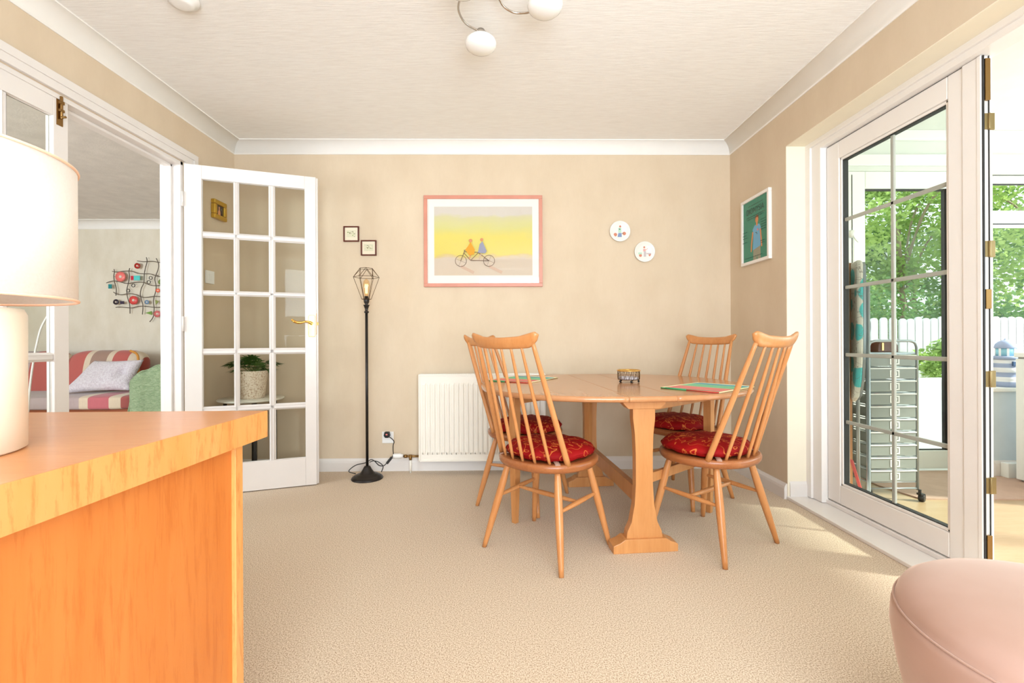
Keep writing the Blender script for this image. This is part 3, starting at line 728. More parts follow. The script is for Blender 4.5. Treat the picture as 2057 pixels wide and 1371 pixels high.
for k in range(14):
    a = 2 * PI * k / 14; q = 2 * PI / 28
    p = lambda r, an, z: (bc[0] + r * math.cos(an), bc[1] + r * math.sin(an), z)
    m.tube([p(0.061, a, 0.780), p(0.060, a, 0.731)], 0.0011, 6); m.tube(spline([p(0.0605, a, 0.778), p(0.062, a + q * 0.6, 0.757), p(0.0605, a + q, 0.733)], 4), 0.0009, 6); m.tube(spline([p(0.0605, a, 0.733), p(0.062, a + q * 0.6, 0.757), p(0.0605, a + q, 0.778)], 4), 0.0009, 6)
build('wire_side', m, 'bronze', bk)
for k in range(5):
    a = -PI / 2 + 2 * PI * k / 5
    build('foot', MB().ell((bc[0] + 0.055 * math.cos(a), bc[1] + 0.055 * math.sin(a), 0.7215), (0.0065, 0.0065, 0.0068), 12, 8), 'black', bk)
build('glass_dish', MB().lathe([(0.050, 0.7305), (0.055, 0.736), (0.056, 0.745), (0.053, 0.745), (0.048, 0.736), (0.01, 0.735)], (bc[0], bc[1], 0), 32), plain('pale_dish', rgb(196, 188, 190), 0.3), bk)

# ------------------------------------------------------------------ floor lamp, socket, radiator
FC = (-0.965, 3.178)
fl = thing('floor_lamp', 'slim black floor lamp with a wire cage shade', 'floor lamp', (FC[0], FC[1], 0))
build('base', MB().lathe([(0.106, 0.0), (0.108, 0.004), (0.103, 0.012), (0.088, 0.022), (0.074, 0.026), (0.070, 0.031), (0.056, 0.034), (0.044, 0.045), (0.032, 0.062), (0.024, 0.078), (0.019, 0.086), (0.008, 0.088)], (FC[0], FC[1], 0), 48), 'black', fl)
build('pole', MB().lathe([(0.0095, 0.086), (0.0095, 1.15)], (FC[0], FC[1], 0), 16), 'black', fl)
build('lamp_holder', MB().lathe([(0.0085, 1.148), (0.016, 1.152), (0.016, 1.160), (0.010, 1.164), (0.011, 1.178), (0.017, 1.196), (0.021, 1.203), (0.021, 1.206), (0.012, 1.207), (0.010, 1.211), (0.017, 1.222), (0.0195, 1.238), (0.018, 1.246), (0.013, 1.247), (0.013, 1.266)], (FC[0], FC[1], 0), 24), 'black', fl)
m = MB(); K = 6
def cg(r, z, k, off=0): a = 2 * PI * (k + off) / K + 0.25; return (FC[0] + r * math.cos(a), FC[1] + r * math.sin(a), z)
for k in range(K):
    m.tube([cg(0.031, 1.245, k), cg(0.031, 1.245, k + 1)], 0.0016, 6).tube([cg(0.086, 1.398, k), cg(0.086, 1.398, k + 1)], 0.0016, 6)
    m.tube([cg(0.046, 1.458, k, 0.5), cg(0.046, 1.458, k + 1, 0.5)], 0.0016, 6)
    m.tube([cg(0.031, 1.245, k), cg(0.086, 1.398, k)], 0.0016, 6).tube([cg(0.086, 1.398, k), cg(0.046, 1.458, k, 0.5)], 0.0016, 6).tube([cg(0.086, 1.398, k + 1), cg(0.046, 1.458, k, 0.5)], 0.0016, 6)
    m.tube([cg(0.031, 1.245, k), (FC[0], FC[1], 1.245)], 0.0016, 6)
build('cage_shade', m, 'bronze', fl)
bu = build('bulb', MB().lathe([(0.012, 1.266), (0.014, 1.285), (0.022, 1.32), (0.024, 1.345), (0.018, 1.372), (0.004, 1.386)], (FC[0], FC[1], 0), 20), glass('amber_bulb_glass', (1.0, 0.90, 0.74, 1)), fl)
n = NT('glowing_filament'); n.set(Base_Color=rgb(255, 200, 120), Emission_Color=rgb(255, 190, 110), Emission_Strength=6.0)
m = MB()
for k in range(6): a = k * PI / 3; m.tube([(FC[0] + 0.006 * math.cos(a), FC[1] + 0.006 * math.sin(a), 1.285), (FC[0] + 0.010 * math.cos(a), FC[1] + 0.010 * math.sin(a), 1.350)], 0.0008, 5)
build('filament', m, n.m, bu)
# flex from the base up to the plug
cord = spline([(FC[0] - 0.09, FC[1] + 0.03, 0.024), (-1.10, 3.20, 0.045), (-1.06, 3.22, 0.080), (-0.99, 3.22, 0.098), (-0.95, 3.215, 0.120), (-0.925, 3.22, 0.108), (-0.900, 3.235, 0.075), (-0.870, 3.25, 0.068), (-0.850, 3.265, 0.085)], 8)
m = MB().tube(cord, 0.0032, 8).tube(spline([(-0.880, 3.225, 0.03), (-0.868, 3.225, 0.07), (-0.895, 3.22, 0.10), (-0.93, 3.215, 0.112), (-0.958, 3.205, 0.105)], 8), 0.0032, 8)
m.tube(spline([(-0.822, 3.275, 0.118), (-0.812, 3.29, 0.135), (-0.818, 3.31, 0.165), (-0.822, 3.33, 0.195), (-0.818, 3.338, 0.215), (-0.857 + 0.03, 3.336, 0.235), (-0.862, 3.334, 0.262)], 8), 0.0032, 8)
build('cord', m, 'blackplastic', fl)
build('inline_switch', MB().bar((-0.853, 3.268, 0.078), (-0.818, 3.274, 0.122), 0.020, 0.018), 'blackplastic', fl, 0.004)
pg = build('plug', MB().prism([(-0.886, 0.290), (-0.893, 0.262), (-0.882, 0.247), (-0.858, 0.247), (-0.846, 0.262), (-0.853, 0.290)], 'y', 3.331, 3.357), 'blackplastic', fl, 0.004)
build('warranty_sticker', MB().ell((-0.870, 3.330, 0.272), (0.008, 0.001, 0.006), 14, 6), plain('pink_sticker', rgb(230, 130, 120), 0.6), pg)
so = thing('wall_socket', 'white single wall socket beside the floor lamp', 'socket', (-0.866, YB, 0.243))
build('face_plate', MB().box(-0.910, -0.826, 3.357, YB, 0.203, 0.287), 'whiteplastic', so, 0.003)
build('rocker_switch', MB().box(-0.845, -0.834, 3.353, 3.358, 0.244, 0.262), 'whiteplastic', so, 0.001)
build('screw', MB().ell((-0.838, 3.3572, 0.236), (0.003, 0.001, 0.003), 10, 6), 'steel', so)

rd = thing('radiator', 'white panel radiator below the bicycle picture', 'radiator', (-0.17, 3.30, 0.09))
RX0, RX1, RZ0, RZ1, RYF = -0.622, 0.284, 0.094, 0.706, 3.262
m = MB().box(RX0, RX1, RYF + 0.006, RYF + 0.022, RZ0, RZ1)
m.box(RX0 - 0.002, RX0 + 0.006, RYF - 0.001, 3.33, RZ0 - 0.004, RZ1 + 0.006).box(RX1 - 0.006, RX1 + 0.002, RYF - 0.001, 3.33, RZ0 - 0.004, RZ1 + 0.006).box(RX0, RX1, RYF - 0.001, RYF + 0.02, RZ0 - 0.004, RZ0 + 0.006)
pit = 0.0342; x = RX0 + 0.020
while x + pit < RX1 - 0.005:
    prof = [(x + 0.004, 0.0), (x + 0.010, -0.007), (x + 0.024, -0.007), (x + 0.030, 0.0)]; b = len(m.v)
    for z, s_ in ((RZ0 + 0.045, 0), (RZ0 + 0.062, 1), (RZ1 - 0.068, 1), (RZ1 - 0.052, 0)):
        for px_, dy in prof: m.v.append((px_, RYF + 0.006 + dy * s_ + 0.0, z))
    for i in range(3):
        for k in range(3): m._f((b + i * 4 + k, b + i * 4 + k + 1, b + i * 4 + 5 + k, b + i * 4 + 4 + k), False)
    x += pit
build('ribbed_panel', m, 'radiator', rd, 0.0015, fix=False)
m = MB(); 
for k in range(64): x = RX0 + 0.02 + k * 0.0138; m.box(x, x + 0.006, RYF + 0.006, 3.325, RZ1 + 0.0, RZ1 + 0.0075)
m.box(RX0, RX1, RYF + 0.0, RYF + 0.008, RZ1 - 0.002, RZ1 + 0.009).box(RX0, RX1, 3.322, 3.33, RZ1 - 0.002, RZ1 + 0.009)
build('top_grille', m, 'radiator', rd)
build('convector', MB().box(RX0 + 0.01, RX1 - 0.01, RYF + 0.022, 3.325, RZ0 + 0.02, RZ1 - 0.01), plain('radiator_core', rgb(150, 144, 134), 0.5), rd)
for bx_ in (RX0 + 0.1, RX1 - 0.14): build('wall_bracket', MB().box(bx_, bx_ + 0.04, 3.32, YB - 0.001, 0.2, 0.6), 'radiator', rd)
vy = 3.30
v = build('valve', MB().tube([(-0.745, vy, 0.121), (-0.62, vy, 0.121)], 0.0075, 12).tube([(-0.735, vy, 0.121), (-0.715, vy, 0.121)], 0.012, 6).tube([(-0.70, vy, 0.121), (-0.680, vy, 0.121)], 0.012, 6).tube([(-0.690, vy, 0.121), (-0.690, vy, 0.095)], 0.011, 8), 'darkbrass', rd)
build('valve_cap', MB().tube([(-0.815, vy, 0.123), (-0.812, vy, 0.123), (-0.765, vy, 0.123), (-0.757, vy, 0.123), (-0.742, vy, 0.122)], [0.017, 0.0195, 0.0195, 0.016, 0.012], 14), 'whiteplastic', v)
build('pipe', MB().tube([(-0.690, vy, 0.0), (-0.690, vy, 0.097)], 0.0075, 12), 'radiator', rd)

# ------------------------------------------------------------------ pictures
def frame_mesh(w, h, t, d, lip=0.0):
    m = MB()
    for a in ((-w / 2, w / 2, -h / 2, -h / 2 + t), (-w / 2, w / 2, h / 2 - t, h / 2), (-w / 2, -w / 2 + t, -h / 2 + t, h / 2 - t), (w / 2 - t, w / 2, -h / 2 + t, h / 2 - t)): m.box(a[0], a[1], -d, 0, a[2], a[3])
    return m
def picture(name, label, cat, loc, rz, w, h, t, d, fmat, group=None, bevel=0.002):
    o = thing(name, label, cat, loc, rz, group)
    build('frame', frame_mesh(w, h, t, d), fmat, o, bevel, local=True)
    build('backing', MB().box(-w / 2 + t * 0.6, w / 2 - t * 0.6, -d * 0.45, -0.001, -h / 2 + t * 0.6, h / 2 - t * 0.6), 'cream', o, local=True)
    return o
def flat(polys, y, name, mats, parent):
    """coplanar coloured shapes of a print; each layer 0.15 mm proud of the one before"""
    m = MB()
    for i, (poly, k) in enumerate(polys):
        m.mat(k); b = len(m.v); m.v += [(a, y - 0.00015 * i, c) for a, c in poly]; m._f(tuple(range(b, b + len(poly))), False)
    return build(name, m, mats, parent, local=True, fix=False)
def disc(cx, cz, r, n=20, rz=None): return [(cx + r * math.cos(2 * PI * k / n), cz + (rz or r) * math.sin(2 * PI * k / n)) for k in range(n)]
def line(x0, z0, x1, z1, w):
    dx, dz = x1 - x0, z1 - z0; L = math.hypot(dx, dz) or 1; nx, nz = -dz / L * w / 2, dx / L * w / 2
    return [(x0 + nx, z0 + nz), (x1 + nx, z1 + nz), (x1 - nx, z1 - nz), (x0 - nx, z0 - nz)]
def rect(x0, x1, z0, z1): return [(x0, z0), (x1, z0), (x1, z1), (x0, z1)]
cm = {}
def C(name, r, g, b, rough=0.8):
    if name not in cm: cm[name] = plain(name, rgb(r, g, b), rough, var=0.01)
    return cm[name]
def watercolour(name, stops, horiz=False):
    n = NT(name); tc = n.add('ShaderNodeTexCoord'); sp = n.add('ShaderNodeSeparateXYZ'); n.link(tc.outputs['Object'], sp.inputs[0])
    nz = n.noise(n.coord((3, 3, 8)), 1.5, 4, 0.6)
    f = n.math('ADD', sp.outputs['Z'], n.math('MULTIPLY', nz, 0.10)); f = n.math('ADD', n.math('MULTIPLY', f, 1.8), 0.45)
    c = n.ramp(f, stops); fine = n.noise(n.coord((30, 1, 60)), 2, 4, 0.7)
    n.link(n.mix(n.math('MULTIPLY', fine, 0.15), c, rgb(214, 184, 160)), n.b.inputs['Base Color']); n.set(Roughness=0.7); return n.m
# large print
bp = picture('framed_print', 'large pink framed print of cyclists on a beach above the radiator', 'picture', (-0.160, YB, 1.6855), 0, 0.872, 0.672, 0.026, 0.022, plain('coral_pink_frame', rgb(206, 138, 116), 0.4))
build('mount', MB().box(-0.412, 0.412, -0.0125, -0.010, -0.312, 0.312), C('off_white_mount', 238, 232, 222), bp, local=True)
beach = watercolour('beach_print', [(0.0, rgb(208, 190, 166)), (0.30, rgb(206, 190, 170)), (0.345, rgb(210, 186, 112)), (0.36, rgb(218, 200, 84)), (0.60, rgb(220, 204, 88)), (0.72, rgb(208, 203, 124)), (0.86, rgb(206, 200, 152)), (0.90, rgb(208, 200, 188))])
PX = lambda x: (x / 1697 * 260 + 840 - 971) * 0.00366      # photo-crop units to metres on the picture plane
PZ = lambda y: -(y / 1371 * 210 + 380 - 483.5) * 0.00366
S = [(rect(PX(212), PX(1500), PZ(1125), PZ(222)), 0)]
for cx in (560, 930):
    S += [(line(PX(cx), PZ(1005), PX(cx + 170), PZ(1090), 0.022), 5)]
    for k in range(24):
        a0, a1 = 2 * PI * k / 24, 2 * PI * (k + 1) / 24; R = 73
        S.append((line(PX(cx + R * math.cos(a0)), PZ(935 + R * math.sin(a0)), PX(cx + R * math.cos(a1)), PZ(935 + R * math.sin(a1)), 0.0035), 1))
    for k in range(4): S.append((line(PX(cx), PZ(935), PX(cx + 70 * math.cos(k * 1.57 + 0.4)), PZ(935 + 70 * math.sin(k * 1.57 + 0.4)), 0.0012), 1))
for a in ((560, 935, 615, 800), (600, 830, 690, 930), (690, 930, 790, 830), (790, 830, 930, 935), (690, 930, 930, 935), (600, 815, 800, 825), (600, 800, 640, 790)): S.append((line(PX(a[0]), PZ(a[1]), PX(a[2]), PZ(a[3]), 0.0045), 1))
S += [([(PX(690), PZ(690)), (PX(745), PZ(790)), (PX(735), PZ(850)), (PX(670), PZ(865)), (PX(620), PZ(790)), (PX(655), PZ(745))], 2), (disc(PX(690), PZ(672), 0.0125), 4), (line(PX(690), PZ(860), PX(670), PZ(915), 0.007), 4),
      ([(PX(845), PZ(680)), (PX(900), PZ(810)), (PX(880), PZ(840)), (PX(785), PZ(830)), (PX(808), PZ(720))], 3), (disc(PX(835), PZ(660), 0.012), 4), (line(PX(830), PZ(840), PX(800), PZ(925), 0.007), 5)]
flat(S, -0.0128, 'print', [beach, C('print_brown', 116, 92, 76), C('print_orange', 232, 152, 44), C('print_slate', 146, 146, 164), C('print_skin', 206, 140, 96), C('print_shadow', 204, 174, 152)], bp)
build('picture_glass', MB().box(-0.412, 0.412, -0.0165, -0.0155, -0.312, 0.312), 'picglass', bp, local=True)
# two little pictures
wcm = watercolour('small_watercolour', [(0.2, rgb(226, 216, 190)), (0.42, rgb(176, 186, 128)), (0.5, rgb(206, 204, 176)), (0.62, rgb(232, 226, 210))])
for nm, x, z, lb, sd in (('small_picture', -1.129, 1.741, 'small mahogany framed watercolour, upper of the pair over the floor lamp', 1), ('small_picture', -1.002, 1.6385, 'small mahogany framed watercolour, lower of the pair over the floor lamp', 2)):
    o = picture(nm, lb, 'picture', (x, YB, z), 0, 0.114, 0.114, 0.0095, 0.014, plain('mahogany_frame', rgb(92, 36, 22), 0.3), 'small watercolours over the floor lamp')
    random.seed(sd); S = [(rect(-0.047, 0.047, -0.047, 0.047), 0), (rect(-0.034, 0.034, -0.024, 0.028), 1)]
    for k in range(14): S.append((disc(random.uniform(-0.028, 0.028), random.uniform(-0.020, 0.018), random.uniform(0.002, 0.006), 8, random.uniform(0.0015, 0.005)), random.choice((2, 3, 4))))
    S += [(line(-0.018, 0.002, 0.006, 0.004, 0.0015), 3), (line(-0.006, 0.006, 0.004, 0.014, 0.002), 4)]
    flat(S, -0.0075, 'print', [C('cream_mount', 240, 226, 200), C('pale_wash', 222, 216, 186), C('leaf_green', 150, 170, 92), C('olive_grey', 132, 126, 88), C('wash_cream', 236, 228, 196)], o)
    build('picture_glass', MB().box(-0.048, 0.048, -0.0115, -0.0108, -0.048, 0.048), 'picglass', o, local=True)
# plates
pl = plain('white_glazed_china', rgb(238, 234, 226), 0.12, var=0.01)
for x, z, lb, sd in ((0.850, 1.757, 'white china plate with a blue-trousered figure, upper of the two on the wall', 0), (1.033, 1.605, 'white china plate with a pink-topped figure, lower of the two on the wall', 1)):
    o = thing('wall_plate', lb, 'plate', (x, YB, z), 0, 'decorated plates on the back wall')
    build('dish', MB().lathe([(0.004, -0.010), (0.050, -0.0100), (0.056, -0.0125), (0.072, -0.0195), (0.0755, -0.0205), (0.0765, -0.0185), (0.062, -0.010), (0.050, -0.004), (0.040, 0.0), (0.004, 0.0)], (0, 0, 0), 48, axis='y'), pl, o, local=True)
    if sd == 0:
        S = [(disc(-0.033, -0.024, 0.013), 2), (disc(0.033, -0.016, 0.013), 2), (rect(-0.012, 0.012, -0.010, 0.026), 0), ([(-0.017, -0.042), (0.015, -0.042), (0.013, -0.012), (-0.011, -0.012)], 1), (disc(0.003, 0.036, 0.008), 2), (rect(-0.006, 0.004, 0.012, 0.02), 4), (line(-0.02, -0.02, -0.035, -0.022, 0.004), 2), (line(0.014, -0.016, 0.028, -0.014, 0.004), 4)]
    else:
        S = [(disc(-0.030, -0.026, 0.011), 2), (disc(0.042, -0.022, 0.012), 2), (rect(-0.046, -0.018, -0.018, -0.004), 0), (rect(-0.010, 0.008, 0.004, 0.022), 3), (rect(-0.006, 0.012, -0.036, 0.004), 5), (disc(-0.002, 0.034, 0.007), 2), (line(0.008, 0.012, 0.026, 0.026, 0.004), 3), (rect(0.014, 0.046, -0.018, -0.008), 5)]
    flat(S, -0.0106, 'painted_figure', [C('mint_paint', 184, 216, 192), C('blue_paint', 128, 148, 184), C('terracotta_paint', 206, 132, 104), C('pink_paint', 226, 172, 164), C('dark_green_paint', 92, 104, 92), C('grey_lilac_paint', 198, 188, 188)], o)
# poster on the right wall (faces -X): local x runs along -Y
ps = picture('framed_poster', 'white framed green theatre poster on the wall beside the garden room opening', 'poster', (XR, 3.006, 1.687), -PI / 2, 0.338, 0.448, 0.020, 0.022, 'upvc')
S = [(rect(-0.150, 0.150, -0.205, 0.205), 0)]
S += [([(-0.028, -0.205), (0.012, -0.205), (0.018, -0.175), (0.026, -0.205), (0.062, -0.205), (0.058, -0.115), (-0.026, -0.115)], 3),
      ([(-0.032, -0.135), (0.062, -0.118), (0.056, -0.03), (0.066, 0.0), (0.046, 0.028), (-0.008, 0.028), (-0.034, 0.002), (-0.024, -0.03)], 1),
      (rect(0.010, 0.028, 0.02, 0.048), 2), (disc(0.018, 0.060, 0.017, 20, 0.023), 2), ([(-0.002, 0.045), (-0.001, 0.078), (0.012, 0.090), (0.028, 0.090), (0.040, 0.076), (0.040, 0.045), (0.035, 0.072), (0.018, 0.078), (0.004, 0.070)], 4),
      (line(-0.030, -0.012, -0.046, -0.09, 0.015), 2), (line(-0.046, -0.09, -0.052, -0.142, 0.013), 2), (line(0.060, -0.01, 0.070, -0.08, 0.015), 2), (line(0.070, -0.08, 0.076, -0.128, 0.013), 2),
      (disc(0.030, -0.008, 0.008), 5), (line(0.004, -0.022, 0.022, -0.026, 0.004), 6), (line(0.012, -0.032, 0.028, -0.034, 0.003), 6)]
for (x0, x1, zz) in ((-0.085, 0.095, 0.168), (-0.10, 0.12, 0.094), (-0.09, 0.11, 0.080), (0.075, 0.135, 0.045), (0.08, 0.14, 0.028), (0.082, 0.14, 0.012), (0.08, 0.142, -0.004), (0.084, 0.14, -0.02), (-0.14, -0.08, 0.0), (-0.138, -0.09, -0.022), (-0.136, -0.075, -0.04), (-0.138, -0.08, -0.07), (0.082, 0.135, -0.095), (0.085, 0.13, -0.108), (-0.11, 0.11, -0.182)):
    x = x0
    while x < x1:
        w_ = 0.006 + 0.004 * ((int(x * 1000) * 7) % 5); S.append((rect(x, min(x + w_, x1), zz - 0.0018, zz + 0.0018), 6)); x += w_ + 0.003
flat(S, -0.0115, 'print', [C('poster_green', 58, 142, 116), C('poster_blue', 112, 178, 214), C('poster_skin', 222, 146, 92), C('poster_khaki', 158, 156, 132), C('poster_hair', 140, 84, 44), C('poster_pink', 222, 120, 130), C('poster_ink', 28, 62, 54)], ps)
td = bpy.data.curves.new('poster_lettering', 'FONT'); td.body = 'DIONYSIA'; td.size = 0.054; td.align_x = 'CENTER'; td.extrude = 0.0
to = bpy.data.objects.new('tmp', td); COL.objects.link(to); bpy.context.view_layer.update()
me = bpy.data.meshes.new_from_object(to.evaluated_get(bpy.context.evaluated_depsgraph_get())); bpy.data.objects.remove(to)
for v_ in me.vertices: v_.co = Vector((v_.co.x * 0.86, -0.0150, v_.co.y + 0.114))
me.materials.clear(); me.materials.append(C('poster_ink', 28, 62, 54)); lo = bpy.data.objects.new('poster_title', me); COL.objects.link(lo); lo.parent = ps; ROOTM[lo.name] = ROOTM[ps.name]
build('picture_glass', MB().box(-0.150, 0.150, -0.0185, -0.0178, -0.205, 0.205), 'picglass', ps, local=True)
# gilt picture and switch on the left wall behind the open door
gp = picture('gilt_picture', 'tiny gilt framed picture seen through the open door glass', 'picture', (XL, 3.165, 1.858), PI / 2, 0.138, 0.128, 0.030, 0.030, plain('gilt_moulding', rgb(206, 164, 52), 0.3, 0.7), None, 0.006)
flat([(rect(-0.042, 0.042, -0.037, 0.037), 0), ([(-0.014, -0.030), (0.016, -0.030), (0.012, -0.004), (0.006, 0.006), (0.008, 0.026), (-0.006, 0.026), (-0.004, 0.004), (-0.012, -0.008)], 1), (disc(0.022, 0.012, 0.006), 2)], -0.0150, 'print', [C('umber_ground', 70, 52, 38), C('figure_peach', 216, 150, 100), C('sage_blot', 110, 110, 84)], gp)
sw = thing('light_switch', 'white light switch seen through the open door glass', 'light switch', (XL, 3.078, 1.387), PI / 2)
build('face_plate', MB().box(-0.043, 0.043, -0.009, 0, -0.043, 0.043), 'whiteplastic', sw, 0.002, local=True)
build('rocker', MB().box(-0.018, 0.018, -0.012, -0.008, -0.02, 0.02), 'whiteplastic', sw, 0.001, local=True)

# ------------------------------------------------------------------ round side table with plant (behind the open door)
SC_ = (-1.738, 3.135)
st = thing('side_table', 'small round grey-white side table behind the open glazed door', 'table', (SC_[0], SC_[1], 0))
build('tabletop', MB().lathe([(0.14, 0.548), (0.195, 0.557), (0.203, 0.563), (0.203, 0.567), (0.2, 0.570), (0.01, 0.570)], (SC_[0], SC_[1], 0), 64), plain('pale_stone_top', rgb(226, 220, 206), 0.4), st)
for a in ((-1.895, 3.10), (-1.655, 3.03), (-1.61, 3.20), (-1.80, 3.27)):
    build('leg', MB().box(a[0] - 0.009, a[0] + 0.009, a[1] - 0.006, a[1] + 0.006, 0, 0.556), 'black', st)
pp = thing('potted_plant', 'fan-leaved plant in a speckled cream pot on the side table', 'potted plant', (-1.733, 3.135, 0.570))
def mk_speck():
    n = NT('speckled_woven_pot'); v = n.coord((60, 60, 90)); f = n.noise(v, 1.6, 3, 0.8)
    n.link(n.ramp(f, [(0.38, rgb(168, 132, 104)), (0.47, rgb(222, 202, 178)), (0.7, rgb(240, 228, 210))]), n.b.inputs['Base Color']); n.set(Roughness=0.8); n.bump(f, 0.6, 0.004); return n.m
build('pot', MB().lathe([(0.076, 0.570), (0.078, 0.574), (0.098, 0.750), (0.099, 0.757), (0.092, 0.757), (0.088, 0.735), (0.01, 0.735)], (-1.733, 3.135, 0), 48), mk_speck(), pp)
random.seed(4); m = MB()
leafm = plain('glossy_dark_leaf', rgb(58, 98, 34), 0.35, var=0.2); fr_ = []
for k in range(20):
    a = random.uniform(0, 2 * PI); el = random.uniform(0.25, 1.2); L = random.uniform(0.09, 0.16)
    d = Vector((math.cos(a) * math.cos(el), math.sin(a) * math.cos(el) * 0.7, math.sin(el) * 0.75)); base = Vector((-1.733, 3.135, 0.735)); tip = base + d * L
    tip.x = max(tip.x, -1.90)
    m.mat(1).tube(spline([base, base + d * L * 0.5 + Vector((0, 0, 0.012)), tip], 3), 0.0018, 5)
    m.mat(0); out = (d + Vector((0, 0, random.uniform(-0.5, 0.1)))).normalized(); side = out.cross(Vector((0, 0, 1))).normalized(); nr = side.cross(out)
    for q in range(-4, 5):
        an = q * 0.36; dd = (out * math.cos(an) + side * math.sin(an)).normalized(); l = random.uniform(0.07, 0.09) * (1 - 0.035 * abs(q)); wv = dd.cross(nr).normalized() * 0.0085
        P = [tip, tip + dd * l * 0.45 + wv + nr * 0.004, tip + dd * l - nr * 0.012 - Vector((0, 0, 0.008)), tip + dd * l * 0.45 - wv + nr * 0.004]
        P = [Vector((max(p.x, -1.972), min(max(p.y, 2.97), 3.355), p.z)) for p in P]
        b = len(m.v); m.v += [tuple(p) for p in P] + [tuple(P[0] + dd * l * 0.45)]
        m._f((b, b + 1, b + 4), True); m._f((b + 1, b + 2, b + 4), True); m._f((b + 2, b + 3, b + 4), True); m._f((b + 3, b, b + 4), True)
build('foliage', m, [leafm, plain('leaf_stalk', rgb(96, 120, 56), 0.5)], pp, fix=False)

# ------------------------------------------------------------------ ceiling light and smoke detector
PLT = Vector((-0.034, 1.850, ZC))
cl = thing('ceiling_light', 'three-armed chrome ceiling light with opal glass globes', 'ceiling light', tuple(PLT))
build('ceiling_plate', MB().lathe([(0.068, ZC), (0.068, ZC - 0.006), (0.062, ZC - 0.014), (0.045, ZC - 0.020), (0.012, ZC - 0.022), (0.010, ZC - 0.034), (0.004, ZC - 0.036)], (PLT.x, PLT.y, 0), 40), 'chrome', cl)
for (gx, gy) in ((-0.104, 2.035), (0.163, 1.800), (-0.156, 1.695)):
    A0 = math.atan2(gy - PLT.y, gx - PLT.x); pts = []
    for r, off, z in ((0.035, 92, 2.386), (0.085, 82, 2.372), (0.135, 66, 2.364), (0.175, 44, 2.356), (0.200, 22, 2.347), (0.203, 2, 2.341), (0.200, -7, 2.340)):
        a = A0 + math.radians(off); pts.append((PLT.x + r * math.cos(a), PLT.y + r * math.sin(a), z))
    arm = build('arm', MB().tube(spline(pts, 6), 0.0048, 10), 'chrome', cl)
    build('lamp_cup', MB().lathe([(0.004, 2.343), (0.018, 2.342), (0.020, 2.325), (0.020, 2.309)], (gx, gy, 0), 24), 'chrome', arm)
    build('glass_globe', MB().lathe([(0.016, 2.312), (0.040, 2.309), (0.058, 2.301), (0.068, 2.290), (0.070, 2.280), (0.066, 2.268), (0.054, 2.257), (0.034, 2.249), (0.016, 2.246), (0.002, 2.245)], (gx, gy, 0), 40), 'opal', arm)
sd = thing('smoke_detector', 'round white smoke detector at the top left of the ceiling', 'smoke detector', (-1.352, 1.93, ZC))
build('housing', MB().lathe([(0.064, ZC), (0.064, ZC - 0.012), (0.060, ZC - 0.020), (0.046, ZC - 0.026), (0.044, ZC - 0.036), (0.03, ZC - 0.039), (0.003, ZC - 0.039)], (-1.352, 1.93, 0), 40), 'whiteplastic', sd)
build('indicator_light', MB().ell((-1.352 - 0.035, 1.93 + 0.036, ZC - 0.024), (0.003, 0.003, 0.003), 8, 6), 'gasket', sd)

# ------------------------------------------------------------------ lounge beyond the double doors
LX0, LX1, LY0, LY1 = -6.4, XL - 0.124, 0.2, 5.55
struct('floor', MB().box(LX0, LX1 - 0.0, LY0, LY1, -0.06, 0), plain('lounge_carpet', rgb(196, 170, 142), 0.95, bumpy=0.5, bscale=200), 'beige lounge carpet beyond the double doors', 'floor')
struct('ceiling', MB().box(LX0, LX1, LY0, LY1, ZC, ZC + 0.08), plain('lounge_ceiling_paper', rgb(226, 220, 214), 0.8, bumpy=0.3, bscale=90), 'lounge ceiling beyond the double doors', 'ceiling')
struct('wall_lounge_back', MB().box(LX0, LX1, LY1, LY1 + 0.1, 0, ZC), 'lwall', 'pale papered lounge wall with the wire wall art', 'wall')
struct('wall_lounge_left', MB().box(LX0 - 0.1, LX0, LY0, LY1, 0, ZC), 'lwall', 'pale papered far side wall of the lounge', 'wall')
struct('wall_lounge_right', MB().box(LX1, LX1 + 0.1, YB + 0.11, LY1, 0, ZC), 'lwall', 'pale papered lounge wall behind the sofa arm', 'wall')
struct('wall_lounge_front', MB().box(LX0, -5.6, LY0 - 0.1, LY0, 0, ZC).box(-3.2, LX1, LY0 - 0.1, LY0, 0, ZC).box(-5.6, -3.2, LY0 - 0.1, LY0, 0, 0.7).box(-5.6, -3.2, LY0 - 0.1, LY0, 2.1, ZC), 'lwall', 'lounge wall holding the lounge window', 'wall')
w2 = thing('window_2', 'white framed lounge window outside the picture', 'window', (-4.4, LY0 - 0.05, 0.7), kind='structure')
m = MB()
for x in (-5.57, -4.4, -3.23): m.box(x - 0.03, x + 0.03, LY0 - 0.08, LY0 - 0.02, 0.7, 2.1)
for z in (0.73, 2.07): m.box(-5.6, -3.2, LY0 - 0.08, LY0 - 0.02, z - 0.03, z + 0.03)
build('window_frame', m, 'upvc', w2)
cornice('trim_9', (LX0, LY1), (LX1, LY1), (0, -1), ZC, 'white coved cornice across the lounge wall', drop=0.095)

